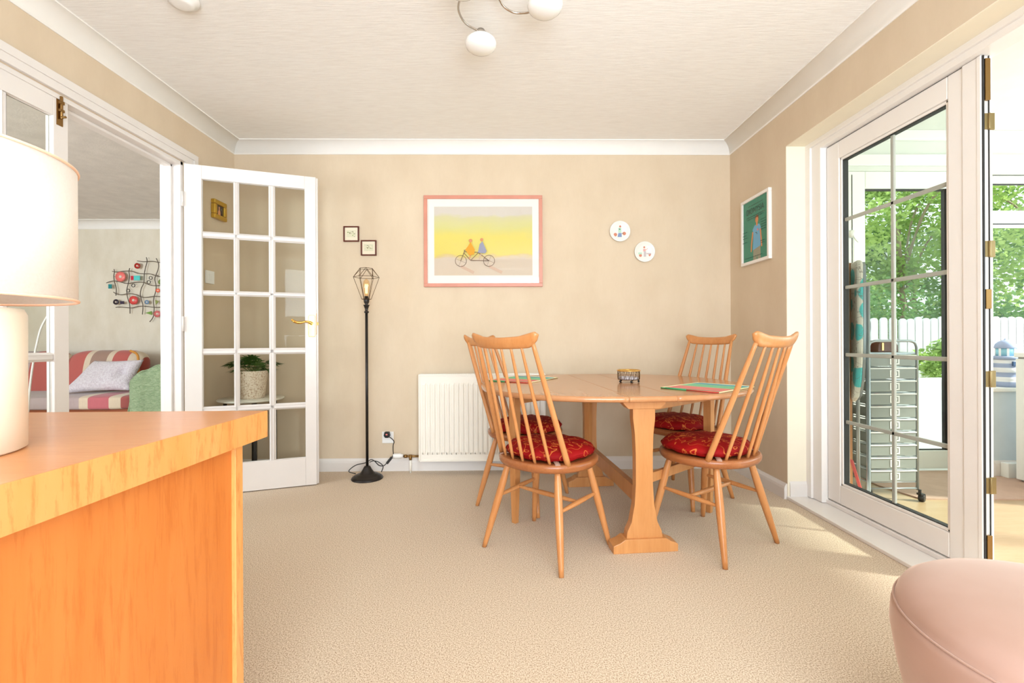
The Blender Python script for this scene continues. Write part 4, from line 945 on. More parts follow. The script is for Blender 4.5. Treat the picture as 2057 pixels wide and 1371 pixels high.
def stripes(name, stops, sheen=0.2):
    n = NT(name); tc = n.add('ShaderNodeTexCoord'); sp = n.add('ShaderNodeSeparateXYZ'); n.link(tc.outputs['Object'], sp.inputs[0])
    r = n.add('ShaderNodeValToRGB'); r.color_ramp.interpolation = 'CONSTANT'; e = r.color_ramp.elements
    while len(e) < len(stops): e.new(0.5)
    for k, (p, c) in enumerate(stops): e[k].position = p; e[k].color = c
    n.link(n.math('MULTIPLY', sp.outputs['X'], 0.5), r.inputs[0])
    f = n.noise(n.coord((60, 60, 6)), 2, 3, 0.7)
    n.link(n.mix(n.math('MULTIPLY', f, 0.25), r.outputs[0], rgb(120, 80, 70)), n.b.inputs['Base Color']); n.set(Roughness=0.9, Sheen_Weight=sheen); return n.m
RO, CRM, TAU, RED, LIL = rgb(188, 92, 84), rgb(220, 202, 176), rgb(160, 130, 114), rgb(158, 60, 46), rgb(182, 164, 162)
SX = -5.6       # sofa root x; stripe positions are (x - SX) / 2
def fx(x): return (x - SX) / 2
back_m = stripes('striped_sofa_back', [(0, LIL), (fx(-5.2), RO), (fx(-4.95), CRM), (fx(-4.865), RED), (fx(-4.80), RO), (fx(-4.62), CRM), (fx(-4.555), TAU), (fx(-4.385), CRM), (fx(-4.32), RO), (fx(-4.17), CRM), (fx(-4.06), RED)])
seat_m = stripes('striped_sofa_seat', [(0, LIL), (fx(-4.19), CRM), (fx(-4.10), rgb(196, 104, 112)), (fx(-3.91), CRM), (fx(-3.81), rgb(164, 84, 78))])
so = thing('sofa', 'rose and taupe striped sofa in the lounge beyond the double doors', 'sofa', (SX, 4.5, 0))
def cush(m, x0, x1, y0, y1, z0, z1, e=4.0, k=None, bulge=0.0, lean=0.0, n=40):
    rings = []; cx, cy, cz = (x0 + x1) / 2, (y0 + y1) / 2, (z0 + z1) / 2; a, b, c = (x1 - x0) / 2, (y1 - y0) / 2, (z1 - z0) / 2
    def sp(v, p): return abs(v) ** p * (1 if v >= 0 else -1)
    def fn(u, v):
        th = -PI / 2 + PI * u; ph = 2 * PI * v
        x = a * sp(math.cos(th), 2 / e) * sp(math.cos(ph), 2 / e); z = c * sp(math.cos(th), 2 / e) * sp(math.sin(ph), 2 / e); y = b * sp(math.sin(th), 2 / 2.4)
        z0_ = z / c; return (cx + x, cy + y + lean * z0_, cz + z)
    return m.grid(fn, n // 2, n)
sbk = MB(); cush(sbk, -4.88, -4.03, 5.02, 5.30, 0.30, 0.862, 4.5, lean=0.05); cush(sbk, -5.60, -4.885, 5.02, 5.30, 0.30, 0.855, 4.5, lean=0.05)
build('back_cushion', sbk, back_m, so)
ss = MB(); cush(ss, -5.60, -3.615, 4.52, 5.2, 0.275, 0.430, 8, n=56)
build('seat_cushion', ss, seat_m, so)
build('frame', MB().box(-5.6, -3.60, 4.60, 5.42, 0.06, 0.30).box(-5.6, -4.25, 5.25, 5.42, 0.06, 0.80), plain('sofa_dark_wood', rgb(150, 76, 40), 0.5), so, 0.02)
pi_ = MB().tube(spline([(-4.03, 5.05, 0.42), (-4.02, 5.04, 0.60), (-4.028, 5.05, 0.76), (-4.065, 5.07, 0.825), (-4.14, 5.08, 0.856)], 8), 0.012, 8)
build('piping', pi_, plain('ochre_piping', rgb(206, 140, 58), 0.7), so)
sa = MB(); cush(sa, -3.60, -3.28, 4.56, 5.35, 0.05, 0.62, 5); build('arm', sa, back_m, so)
n = NT('fluffy_lilac_pile'); f = n.noise(n.coord(), 60, 3, 0.8); n.link(n.ramp(f, [(0.3, rgb(212, 196, 206)), (0.6, rgb(244, 236, 242))]), n.b.inputs['Base Color']); n.set(Roughness=0.95, Sheen_Weight=0.6); n.bump(f, 1.0, 0.02)
pw = thing('scatter_cushion', 'fluffy pale lilac cushion lying on the striped sofa', 'cushion', (-4.35, 4.8, 0.43))
CO = [Vector((-4.50, 4.66, 0.435)), Vector((-3.86, 4.74, 0.455)), Vector((-3.87, 4.93, 0.765)), Vector((-4.44, 4.98, 0.755))]
def pil(sg):
    def fn(u, v):
        uu, vv = 2 * u - 1, 2 * v - 1
        pin = 0.10; us = uu * (1 - pin * (1 - vv * vv)) ; vs = vv * (1 - pin * (1 - uu * uu))
        a, b = (us + 1) / 2, (vs + 1) / 2
        p = (CO[0] * (1 - a) + CO[1] * a) * (1 - b) + (CO[3] * (1 - a) + CO[2] * a) * b
        t = 0.085 * max(0, (1 - uu ** 4)) ** 0.6 * max(0, (1 - vv ** 4)) ** 0.6
        if sg < 0: t *= 1 - 0.9 * math.exp(-((uu - 0.62) ** 2) / 0.02 - ((vv - 0.1) ** 2) / 0.12)
        return p + Vector((0.0, 0.85 * sg * t, -0.5 * sg * t * 0.8 if sg > 0 else 0.4 * t))
    return fn
m = MB().grid(pil(-1), 26, 26).grid(pil(1), 26, 26); build('pile_cover', m, n.m, pw)
n = NT('sage_green_throw'); f = n.noise(n.coord((8, 8, 20)), 3, 4, 0.6, 1.5); n.link(n.ramp(f, [(0.3, rgb(130, 154, 116)), (0.65, rgb(172, 190, 152))]), n.b.inputs['Base Color']); n.set(Roughness=0.95); n.bump(f, 0.8, 0.02)
th = thing('throw', 'crumpled sage green throw over the sofa arm', 'throw', (-3.4, 4.8, 0.3))
def thf(u, v):
    a = PI * u; x = -3.44 - 0.215 * math.cos(a) * 1.0; zz = 0.63 + 0.16 * math.sin(a) ** 0.7 if True else 0
    if u < 0.18: x = -3.66 + 0.06 * (u / 0.18) * 0.6; zz = 0.22 + (0.60 - 0.22) * (u / 0.18)
    elif u > 0.85: x = -3.21; zz = 0.66 - (u - 0.85) / 0.15 * 0.4
    else:
        t = (u - 0.18) / 0.67; x = -3.624 + t * 0.414; zz = 0.60 + 0.17 * math.sin(t * PI * 0.62)
    y = 4.46 + 0.86 * v
    w = 0.018 * math.sin(9 * v + 5 * u) + 0.012 * math.sin(23 * u + 7 * v) - 0.04 * math.exp(-((v - 0.0) / 0.08) ** 2)
    return (x + w * 0.8, y + 0.02 * math.sin(14 * u), zz + w)
m = MB().grid(thf, 40, 26)
def thfr(u, v):
    t = thf(u, 0.0); return (t[0], t[1] - 0.0 + 0.01 * math.sin(20 * u), 0.06 + (t[2] - 0.06) * v)
m.grid(thfr, 40, 10)
o = build('woven_cloth', m, n.m, th); sm = o.modifiers.new('thick', 'SOLIDIFY'); sm.thickness = 0.012

wf = thing('wire_wall_art', 'wavy wire grid wall art with coloured glass discs in the lounge', 'wall art', (-4.45, LY1, 1.6))
def wa(x, y, dy=0.0): px_, py_ = 210 + x / 9.79, 510 + y / 9.79; return (-4.776 + (px_ - 218) * 0.0059, LY1 - 0.035 - dy, 1.982 - (py_ - 515) * 0.00602)
m = MB()
for L in ([(690, 145), (800, 160), (880, 158), (1000, 155), (1110, 175), (1300, 190)], [(200, 348), (290, 360), (420, 345), (540, 340), (600, 352), (720, 390), (840, 395), (950, 400), (1110, 450), (1300, 430)],
          [(85, 572), (180, 540), (250, 535), (340, 550), (450, 580), (530, 580), (650, 562), (760, 558), (830, 572), (940, 615), (1060, 628), (1300, 600)],
          [(220, 750), (290, 790), (380, 803), (490, 785), (580, 785), (680, 810), (770, 850), (880, 855), (1020, 835), (1110, 838), (1300, 850)],
          [(265, 1050), (350, 1040), (450, 1050), (545, 1058), (600, 1058), (700, 1030), (800, 1025), (900, 1035), (1020, 1050), (1300, 1050)],
          [(235, 305), (243, 360), (230, 440), (240, 535), (262, 620), (278, 700), (270, 820)], [(545, 285), (528, 350), (540, 440), (520, 560), (490, 680), (485, 780), (510, 900), (540, 1000), (545, 1170)],
          [(872, 75), (885, 160), (850, 290), (830, 400), (820, 570), (770, 680), (750, 790), (770, 900), (800, 1020), (788, 1190)],
          [(1065, 95), (1105, 180), (1110, 280), (1060, 420), (1035, 500), (1060, 630), (1050, 740), (1020, 850), (1005, 950), (1020, 1060), (1010, 1200), (975, 1280), (930, 1330)]):
    m.tube(spline([wa(*p) for p in L], 5), 0.0045, 6)
for p in ((240, 450), (1060, 420), (545, 1058), (800, 1025)): m.tube([wa(*p), (wa(*p)[0], LY1, wa(*p)[2])], 0.003, 6)
build('wire_grid', m, plain('grey_brown_wire', rgb(92, 80, 68), 0.6), wf)
def orn(x, y, r, c1, hole=0.3, nm='glass_disc'):
    p = wa(x, y, 0.012); R = r * 0.000606
    o = build(nm, MB().lathe([(R * hole, -0.003), (R, -0.003), (R, 0.003), (R * hole, 0.003)], p, 24, axis='y'), C('disc_%d_%d' % (x, y), *c1, rough=0.25), wf)
    if hole > 0: build('disc_centre', MB().lathe([(0.0005, -0.0035), (R * hole, -0.0035), (R * hole, 0.0035), (0.0005, 0.0035)], p, 16, axis='y'), C('disc_pale', 222, 208, 190), o)
for a in ((707, 245, 56, (168, 36, 26)), (378, 455, 98, (240, 120, 112)), (288, 945, 54, (40, 30, 44)), (630, 912, 85, (214, 74, 70)), (893, 950, 42, (110, 140, 170)), (1095, 1180, 66, (206, 110, 108)), (1110, 725, 40, (240, 110, 80)), (1180, 560, 60, (120, 140, 70))): orn(*a)
for x, y in ((968, 480), (930, 560), (625, 625), (525, 725)):
    p = wa(x, y, 0.01); build('wire_ring', MB().tube([(p[0] + 0.019 * math.cos(2 * PI * k / 24), p[1], p[2] + 0.019 * math.sin(2 * PI * k / 24)) for k in range(24)], 0.0035, 6, closed=True), 'black', wf)
for x0, y0, x1, y1, c_ in ((580, 440, 640, 520, (196, 40, 66)), (640, 435, 760, 525, (84, 200, 196)), (142, 600, 205, 685, (20, 130, 134)), (370, 930, 445, 985, (46, 36, 62))):
    a, b_ = wa(x0, y0, 0.012), wa(x1, y1, 0.012); build('glass_tile', MB().box(a[0], b_[0], a[1] - 0.003, a[1] + 0.003, b_[2], a[2]), C('tile_%d' % x0, *c_, rough=0.25), wf)
for P3, c_ in ((((860, 1160), (985, 1125), (990, 1200)), (110, 150, 60)), (((1060, 905), (1130, 935), (1070, 1000)), (130, 140, 70))):
    q = [wa(*p, 0.012) for p in P3]; build('glass_leaf', MB().prism([(p[0], p[2]) for p in q], 'y', q[0][1] - 0.003, q[0][1] + 0.003), C('leaf_%d' % P3[0][0], *c_, rough=0.3), wf)

al = thing('reading_lamp', 'slim white curved reading lamp in the lounge behind the closed leaf', 'floor lamp', (-4.36, 4.2, 0))
build('base', MB().lathe([(0.12, 0), (0.12, 0.015), (0.02, 0.02)], (-4.36, 4.2, 0), 32), 'whiteplastic', al)
build('stem', MB().tube(spline([(-4.36, 4.2, 0.015), (-4.33, 4.2, 0.5), (-4.29, 4.2, 0.80), (-4.255, 4.2, 0.97), (-4.225, 4.2, 1.08), (-4.18, 4.2, 1.17), (-4.12, 4.2, 1.26), (-4.07, 4.2, 1.33)], 8), 0.008, 10), 'whiteplastic', al)
build('lamp_head', MB().lathe([(0.012, 1.33), (0.035, 1.30), (0.05, 1.25), (0.045, 1.25)], (-4.06, 4.2, 0), 24), 'whiteplastic', al)

# ------------------------------------------------------------------ garden room
GX0, GX1, GY0, GY1, GZ = XR + 0.3, 4.55, -0.6, 3.25, 2.45
struct('floor', MB().box(DX + 0.06, GX1, GY0, GY1, -0.06, 0.0), 'floorwood', 'pale laminate floor of the garden room', 'floor')
struct('ceiling', MB().box(GX0 - 0.16, GX1 + 0.1, GY0, GY1 + 0.1, GZ, GZ + 0.06), 'crwall', 'white garden room ceiling', 'ceiling')
DXa, DXb = 2.485, 3.285
struct('wall_garden_back', MB().box(GX0, DXa, GY1, GY1 + 0.1, 0, GZ).box(DXb, 3.50, GY1, GY1 + 0.1, 0, GZ).box(DXa, DXb, GY1, GY1 + 0.1, 2.165, GZ).box(3.50, GX1, GY1, GY1 + 0.1, 2.145, GZ).box(3.50, GX1, GY1, GY1 + 0.1, 0, 0.585), 'crwall', 'white garden room wall with the glazed back door', 'wall')
struct('wall_garden_dwarf', MB().box(3.37, GX1, 3.10, GY1, 0, 0.585), 'bluewall', 'pale blue-white low wall below the garden room window', 'wall')
struct('trim_10', MB().box(3.35, GX1, 3.075, GY1, 0.585, 0.613), 'upvc2', 'white sill carrying the striped lighthouse', 'window sill', 0.006)
struct('trim_11', MB().box(2.0, GX1, GY1 - 0.02, GY1, 2.20, 2.28).box(2.0, GX1, GY1 - 0.03, GY1, 2.38, 2.45), 'upvc2', 'white boards above the garden room back door', 'trim', 0.004)
skirting('baseboard_garden', (3.37, 3.10), (GX1, 3.10), (0, -1), 'white skirting below the garden room sill', h=0.11)
struct('wall_garden_right', MB().box(GX1, GX1 + 0.1, GY0, GY1 + 0.1, 0, 0.585).box(GX1, GX1 + 0.1, GY0, GY1 + 0.1, 2.2, GZ), 'crwall', 'low garden room wall on the garden side', 'wall')
struct('wall_garden_front', MB().box(GX0 - 0.1, GX1 + 0.1, GY0 - 0.1, GY0, 0, GZ), 'crwall', 'near end wall of the garden room', 'wall')
def gwin(name, label, along, a0, a1, c, z0, z1, cols, bars, fw=0.055, th=0.06):
    """window in plane y=c (along x) or x=c (along y)"""
    o = thing(name, label, 'window', ((a0 + a1) / 2, c, z0) if along == 'x' else (c, (a0 + a1) / 2, z0), kind='structure')
    def bx(m, u0, u1, d0, d1, zz0, zz1): return m.box(u0, u1, c + d0, c + d1, zz0, zz1) if along == 'x' else m.box(c + d0, c + d1, u0, u1, zz0, zz1)
    m = MB(); bx(m, a0 + fw, a1 - fw, 0, th, z0, z0 + fw); bx(m, a0 + fw, a1 - fw, 0, th, z1 - fw, z1)
    for u in [a0 + fw / 2, a1 - fw / 2]: bx(m, u - fw / 2, u + fw / 2, 0, th, z0, z1)
    for u in cols: bx(m, u - fw / 2, u + fw / 2, 0.001, th - 0.001, z0 + fw, z1 - fw)
    for z, h in bars: bx(m, a0 + fw, a1 - fw, 0.0, th, z - h / 2, z + h / 2)
    build('window_frame', m, 'upvc2', o, 0.004)
    k = MB()
    for z, h in bars: bx(k, a0 + fw, a1 - fw, -0.004, 0.0, z - h / 2 + 0.012, z - h / 2 + 0.02)
    us = [a0 + fw] + [q for u in sorted(cols) for q in (u - fw / 2, u + fw / 2)] + [a1 - fw]
    for u0, u1 in zip(us[::2], us[1::2]):
        bx(k, u0, u0 + 0.006, th * 0.3, th * 0.6, z0 + fw, z1 - fw); bx(k, u1 - 0.006, u1, th * 0.3, th * 0.6, z0 + fw, z1 - fw); bx(k, u0, u1, th * 0.3, th * 0.6, z1 - fw - 0.006, z1 - fw)
    build('gasket', k, 'gasket', o)
    build('pane', bx(MB(), a0 + fw, a1 - fw, th * 0.45, th * 0.5, z0 + fw, z1 - fw), 'glass2', o)
gwin('window_3', 'white framed window above the lighthouse sill', 'x', 3.50, GX1, GY1 + 0.01, 0.600, 2.135, [], [(1.825, 0.115)], 0.052)
gwin('window_4', 'white framed long garden window out of view on the right', 'y', GY0, GY1, GX1 + 0.02, 0.585, 2.2, [0.4, 1.35, 2.3], [], 0.06)
d4 = thing('door_4', 'white glazed back door of the garden room, seen through the bar-glazed leaf', 'door', (2.88, GY1, 0), kind='structure')
m = MB(); a0, a1 = DXa, DXb
m.box(a0, 2.608, GY1 + 0.005, GY1 + 0.065, 0.01, 2.165).box(3.218, a1, GY1 + 0.005, GY1 + 0.065, 0.01, 2.165).box(2.608, 3.218, GY1 + 0.005, GY1 + 0.065, 2.042, 2.165).box(2.608, 3.218, GY1 + 0.005, GY1 + 0.065, 0.01, 0.142)
build('leaf_frame', m, 'upvc2', d4, 0.005)
m = MB().box(2.608, 3.218, GY1 + 0.02, GY1 + 0.05, 2.034, 2.042).box(3.196, 3.204, GY1 + 0.02, GY1 + 0.04, 0.142, 2.042).box(3.210, 3.218, GY1 + 0.01, GY1 + 0.04, 0.142, 2.042).box(2.608, 3.218, GY1 + 0.02, GY1 + 0.04, 0.142, 0.148).box(2.508, 2.512, GY1 + 0.002, GY1 + 0.008, 0.02, 2.14)
build('gasket', m, 'gasket', d4)
build('glass_pane', MB().box(2.608, 3.218, GY1 + 0.034, GY1 + 0.038, 0.142, 2.042), 'glass2', d4)
hk = thing('wall_hook', 'small white round hook beside the garden room back door', 'hook', (2.50, GY1, 1.70))
build('disc', MB().lathe([(0.028, 0), (0.028, -0.012), (0.02, -0.02), (0.004, -0.022)], (2.503, GY1, 1.71), 20, axis='y'), 'whiteplastic', hk)
build('hook_pin', MB().tube(spline([(2.503, GY1 - 0.018, 1.69), (2.503, GY1 - 0.04, 1.66), (2.52, GY1 - 0.04, 1.645)], 5), 0.004, 8), 'whiteplastic', hk)
build('pull_cord', MB().tube([(2.503, GY1 - 0.02, 1.70), (2.503, GY1 - 0.012, 1.02)], 0.0025, 6), 'whiteplastic', hk)

rg = tag(build('rug', MB().prism([(2.46, 2.665), (2.60, 2.655), (3.96, 2.60), (3.96, 3.07), (3.30, 3.08), (3.30, 3.215), (2.42, 3.215), (2.41, 2.90)], 'z', 0.0, 0.008), plain('dusty_pink_rug', rgb(198, 164, 144), 0.95, bumpy=0.6, bscale=220)), 'dusty pink flat rug on the garden room floor', 'rug')

# drawer trolley
TXa, TXb, TYf, TYb = 2.132, 2.422, 2.645, 3.02
tr = thing('drawer_trolley', 'tall grey trolley of ten frosted drawers in the garden room', 'trolley', ((TXa + TXb) / 2, 2.83, 0))
m = MB()
for y in (TYf, TYb):
    m.tube([(TXa, y, 0.065), (TXa, y, 0.90)] + spline([(TXa, y, 0.90), (TXa + 0.012, y, 0.93), (TXa + 0.04, y, 0.942)], 4)[1:] + [(TXb - 0.04, y, 0.942)] + spline([(TXb - 0.04, y, 0.942), (TXb - 0.012, y, 0.93), (TXb, y, 0.90)], 4)[1:] + [(TXb, y, 0.065)], 0.0075, 10)
for k in range(11):
    z = 0.112 + k * 0.0752
    for x in (TXa, TXb): m.tube([(x, TYf, z), (x, TYb, z)], 0.004, 6)
    m.tube([(TXa, TYf, z), (TXb, TYf, z)], 0.003, 6)
m.tube([(TXa, TYf, 0.075), (TXb, TYf, 0.075)], 0.005, 8).tube([(TXa, TYb, 0.075), (TXb, TYb, 0.075)], 0.005, 8)
build('frame', m, 'steel', tr)
build('top_shelf', MB().box(TXa + 0.006, TXb - 0.006, TYf, TYb, 0.866, 0.874), 'steel', tr)
n = NT('frosted_drawer_plastic'); n.n.remove(n.b); t_ = n.add('ShaderNodeBsdfTransparent'); t_.inputs['Color'].default_value = rgb(214, 218, 214); df = n.add('ShaderNodeBsdfPrincipled'); df.inputs['Base Color'].default_value = rgb(176, 180, 174); df.inputs['Roughness'].default_value = 0.35
mx = n.add('ShaderNodeMixShader'); mx.inputs[0].default_value = 0.62; n.link(t_.outputs[0], mx.inputs[1]); n.link(df.outputs[0], mx.inputs[2]); n.link(mx.outputs[0], n.out.inputs['Surface']); frost = n.m
drw = None; random.seed(11)
CT = [(176, 60, 60), (70, 90, 150), (210, 190, 80), (80, 140, 100), (150, 110, 160), (190, 130, 90)]
for k in range(10):
    z = 0.118 + k * 0.0752
    d_ = build('drawer', MB().box(TXa + 0.012, TXb - 0.012, TYf - 0.004, TYf - 0.001, z, z + 0.060).box(TXa + 0.012, TXa + 0.015, TYf, TYb - 0.02, z, z + 0.056).box(TXb - 0.015, TXb - 0.012, TYf, TYb - 0.02, z, z + 0.056).box(TXa + 0.012, TXb - 0.012, TYf, TYb - 0.02, z, z + 0.003), frost, tr)
    build('drawer_rim', MB().box(TXa + 0.008, TXb - 0.008, TYf - 0.008, TYf, z + 0.058, z + 0.064), 'whiteplastic', d_)
    build('label_holder', frame_mesh(0.056, 0.042, 0.007, 0.002).box(-0.014, 0.014, -0.0015, 0, -0.009, 0.009), 'whiteplastic', d_, local=True).data.transform(Matrix.Translation(((TXa + TXb) / 2 - tr.location.x + 0.008, TYf - 0.004 - tr.location.y, z + 0.030)))
    m = MB()
    for q in range(6):
        x = random.uniform(TXa + 0.03, TXb - 0.05); y = random.uniform(TYf + 0.02, TYf + 0.2); m.mat(q % 3).box(x, x + random.uniform(0.01, 0.05), y, y + 0.05, z + 0.003, z + random.uniform(0.015, 0.045))
    cc = random.sample(CT, 3); build('contents', m, [C('craft_%d' % CT.index(c_), *c_) for c_ in cc], d_)
for x in (TXa + 0.005, TXb + 0.005):
    for y in (TYf - 0.01, TYb): build('castor', MB().lathe([(0.004, -0.014), (0.020, -0.014), (0.0225, -0.010), (0.0225, 0.010), (0.020, 0.014), (0.004, 0.014)], (0, 0, 0), 20, axis='y', m=Matrix.Translation((x + 0.012, y, 0.0225)) @ Matrix.Rotation(0.6, 4, 'Z')).tube([(x, y, 0.04), (x, y, 0.07)], 0.008, 8).box(x - 0.006, x + 0.02, y - 0.016, y + 0.016, 0.036, 0.048), 'blackplastic', tr, 0.001)
cs = thing('leather_case', 'brown leather case on top of the drawer trolley', 'case', (2.315, 2.76, 0.874))
build('body', MB().prism([(2.252, 0.874), (2.378, 0.874), (2.374, 0.918), (2.362, 0.944), (2.268, 0.944), (2.256, 0.918)], 'y', 2.72, 2.80), plain('brown_leather', rgb(104, 58, 38), 0.4, bumpy=0.3), cs, 0.004)
build('strap', MB().box(2.275, 2.285, 2.716, 2.721, 0.885, 0.93).box(2.338, 2.348, 2.716, 2.721, 0.885, 0.93), 'brass', cs)
tb = thing('tool_bag', 'dark red and black bag standing on the trolley beside the ironing board', 'bag', (2.23, 2.86, 0.874))
build('body', MB().prism([(2.19, 0.874), (2.262, 0.874), (2.268, 0.95), (2.262, 1.03), (2.235, 1.10), (2.205, 1.15), (2.175, 1.18), (2.165, 1.10), (2.172, 0.98)], 'y', 2.83, 2.90), plain('dark_maroon_cloth', rgb(82, 34, 34), 0.6), tb, 0.012)
build('handle', MB().tube(spline([(2.25, 2.82, 1.09), (2.275, 2.82, 1.06), (2.272, 2.82, 0.99), (2.25, 2.82, 0.95)], 5), 0.012, 10), 'blackplastic', tb)

# ironing board and plank
ib = thing('ironing_board', 'ironing board with teal patterned cover leaning in the garden room', 'ironing board', (1.995, 2.56, 0), math.radians(65))
def mk_iron():
    n = NT('teal_bird_cover'); v = n.coord((1, 1, 1)); vo = n.add('ShaderNodeTexVoronoi'); vo.inputs['Scale'].default_value = 9.0; vo.inputs['Randomness'].default_value = 1.0; n.link(v, vo.inputs['Vector'])
    sep = n.add('ShaderNodeSeparateColor'); n.link(vo.outputs['Color'], sep.inputs[0])
    gate = n.ramp(sep.outputs[0], [(0.40, (0, 0, 0, 1)), (0.42, (1, 1, 1, 1))]); blob = n.ramp(vo.outputs['Distance'], [(0.50, (1, 1, 1, 1)), (0.54, (0, 0, 0, 1))])
    c = n.mix(n.mix(1.0, gate, blob, 'MULTIPLY'), rgb(228, 220, 206), rgb(92, 196, 196))
    w = n.add('ShaderNodeTexWave'); w.inputs['Scale'].default_value = 6; w.inputs['Distortion'].default_value = 14; w.inputs['Detail Scale'].default_value = 3.0; n.link(v, w.inputs['Vector'])
    ln = n.ramp(w.outputs['Fac'], [(0.97, (0, 0, 0, 1)), (0.99, (1, 1, 1, 1))])
    n.link(n.mix(n.math('MULTIPLY', ln, 0.6), c, rgb(120, 104, 90)), n.b.inputs['Base Color']); n.set(Roughness=0.85); return n.m
out = [(-0.13, 1.385), (0.13, 1.385), (0.148, 1.36), (0.15, 1.20), (0.15, 0.98), (0.14, 0.84), (0.115, 0.72), (0.07, 0.63), (0.0, 0.595), (-0.07, 0.63), (-0.115, 0.72), (-0.14, 0.84), (-0.15, 0.98), (-0.15, 1.20), (-0.148, 1.36)]
build('padded_cover', MB().prism(out, 'y', 0.0, 0.03), mk_iron(), ib, 0.01, local=True)
build('underside', MB().prism([(x * 0.96, 0.99 + (z - 0.99) * 0.97) for x, z in out], 'y', -0.012, 0.0), 'steel', ib, local=True)
build('leg', MB().tube([(-0.10, -0.03, 1.25), (-0.10, -0.03, 0.10), (-0.12, -0.03, 0.0)], 0.01, 8).tube([(0.10, -0.03, 1.25), (0.10, -0.03, 0.012)], 0.01, 8).tube([(-0.12, -0.03, 0.012), (0.12, -0.03, 0.012)], 0.01, 8), 'steel', ib, local=True)
tag(build('wooden_plank', MB().box(1.925, 1.962, 2.548, 2.572, 0.0, 1.385), plain('brown_wooden_plank', rgb(160, 108, 66), 0.5)), 'tall narrow brown plank standing in front of the ironing board', 'plank')
tag(build('red_strap', MB().bar((1.918, 2.50, 0.285), (2.005, 2.50, 0.006), 0.004, 0.022, (0, 1, 0)), plain('red_webbing', rgb(196, 84, 80), 0.7)), 'red strap hanging to the floor below the ironing board', 'strap')

# lighthouse doorstop, cupboard, trunking
LH = (3.532, 3.165)
lh = thing('lighthouse_ornament', 'blue and white striped fabric lighthouse on the sill', 'ornament', (LH[0], LH[1], 0.613))
Wc, Bc = C('lighthouse_white', 236, 238, 242), C('lighthouse_blue', 160, 174, 206)
m = MB(); zz = [0.613, 0.650, 0.683, 0.715, 0.748, 0.778, 0.808]; 
for k in range(6):
    r0, r1 = 0.079 - 0.003 * k, 0.079 - 0.003 * (k + 1); m.mat(1 if k % 2 == 0 else 0); m.lathe([(r0, zz[k]), ((r0 + r1) / 2 + 0.0015, (zz[k] + zz[k + 1]) / 2), (r1, zz[k + 1])], (LH[0], LH[1], 0), 36)
build('tower', m, [Wc, Bc], lh)
build('gallery', MB().lathe([(0.060, 0.808), (0.070, 0.806), (0.072, 0.818), (0.066, 0.828), (0.048, 0.830)], (LH[0], LH[1], 0), 36), Bc, lh)
build('lantern', MB().lathe([(0.050, 0.829), (0.051, 0.885)], (LH[0], LH[1], 0), 36), C('lantern_sky_blue', 150, 206, 226), lh)
m = MB()
for k in range(8): a = k * PI / 4 + 0.2; m.bar((LH[0] + 0.0515 * math.cos(a), LH[1] + 0.0515 * math.sin(a), 0.829), (LH[0] + 0.0515 * math.cos(a), LH[1] + 0.0515 * math.sin(a), 0.884), 0.012, 0.003, (math.cos(a), math.sin(a), 0))
build('lantern_bars', m, Wc, lh)
build('dome', MB().lathe([(0.056, 0.883), (0.058, 0.890), (0.052, 0.912), (0.036, 0.930), (0.014, 0.940), (0.006, 0.944), (0.005, 0.952), (0.001, 0.953)], (LH[0], LH[1], 0), 36), Bc, lh)
build('window_patch', MB().box(3.508, 3.540, 3.092, 3.102, 0.762, 0.792), C('patch_navy', 60, 90, 130), lh)
build('sail_patch', MB().prism([(3.535, 0.620), (3.590, 0.620), (3.582, 0.662), (3.560, 0.655)], 'y', 3.085, 3.094), Wc, lh)
cu = thing('cupboard', 'white cupboard at the right edge of the garden room', 'cupboard', (3.66, 2.7, 0))
build('carcass', MB().box(3.392, 3.95, 2.40, 2.978, 0.02, 0.818), 'upvc2', cu, 0.003)
build('worktop', MB().box(3.385, 3.96, 2.39, 2.985, 0.828, 0.860), 'upvc2', cu, 0.006)
build('plinth', MB().box(3.42, 3.94, 2.44, 2.97, 0.0, 0.03).box(3.40, 3.945, 2.41, 2.97, 0.818, 0.828), C('plinth_grey', 150, 148, 146), cu)
tag(build('cable_trunking', MB().box(3.40, 3.52, 3.03, 3.082, 0.0, 0.105), 'upvc2', None, 0.004), 'white boxed trunking on the floor below the sill', 'trunking')

# ------------------------------------------------------------------ the garden
struct('floor', MB().box(-2, 16, GY1 + 0.1, 16, -0.12, -0.04).box(GX1 + 0.1, 16, -4, GY1 + 0.1, -0.12, -0.04), plain('garden_paving', rgb(206, 202, 190), 0.9, bumpy=0.4, bscale=30), 'pale garden paving outside the back door', 'ground')
struct('wall_garden_outer', MB().box(2.3, 7.6, 3.92, 4.06, -0.04, 0.60), plain('white_render', rgb(236, 240, 244), 0.8), 'low white rendered garden wall outside the back door', 'wall', 0.01)
fe = thing('picket_fence', 'white round-topped picket fence beyond the low garden wall', 'fence', (5.0, 5.0, 0))
random.seed(3); pk = plain('weathered_white_picket', rgb(214, 214, 216), 0.8, var=0.04)
x = 3.85; i = 0
while x < 6.6:
    w_ = 0.078; h_ = 1.185 + random.uniform(-0.012, 0.012)
    poly = [(x, -0.04), (x + w_, -0.04), (x + w_, h_ - w_ * 0.45)] + [(x + w_ / 2 + w_ / 2 * math.cos(a * PI / 8), h_ - w_ * 0.45 + w_ * 0.45 * math.sin(a * PI / 8)) for a in range(1, 8)] + [(x, h_ - w_ * 0.45)]
    build('picket', MB().prism(poly, 'y', 5.0, 5.022), pk, fe); i += 1
    x += 0.108 if x < 4.38 else 0.088
build('rail', MB().box(3.8, 6.7, 5.022, 5.06, 0.30, 0.37).box(3.8, 6.7, 5.022, 5.06, 0.88, 0.95), pk, fe)
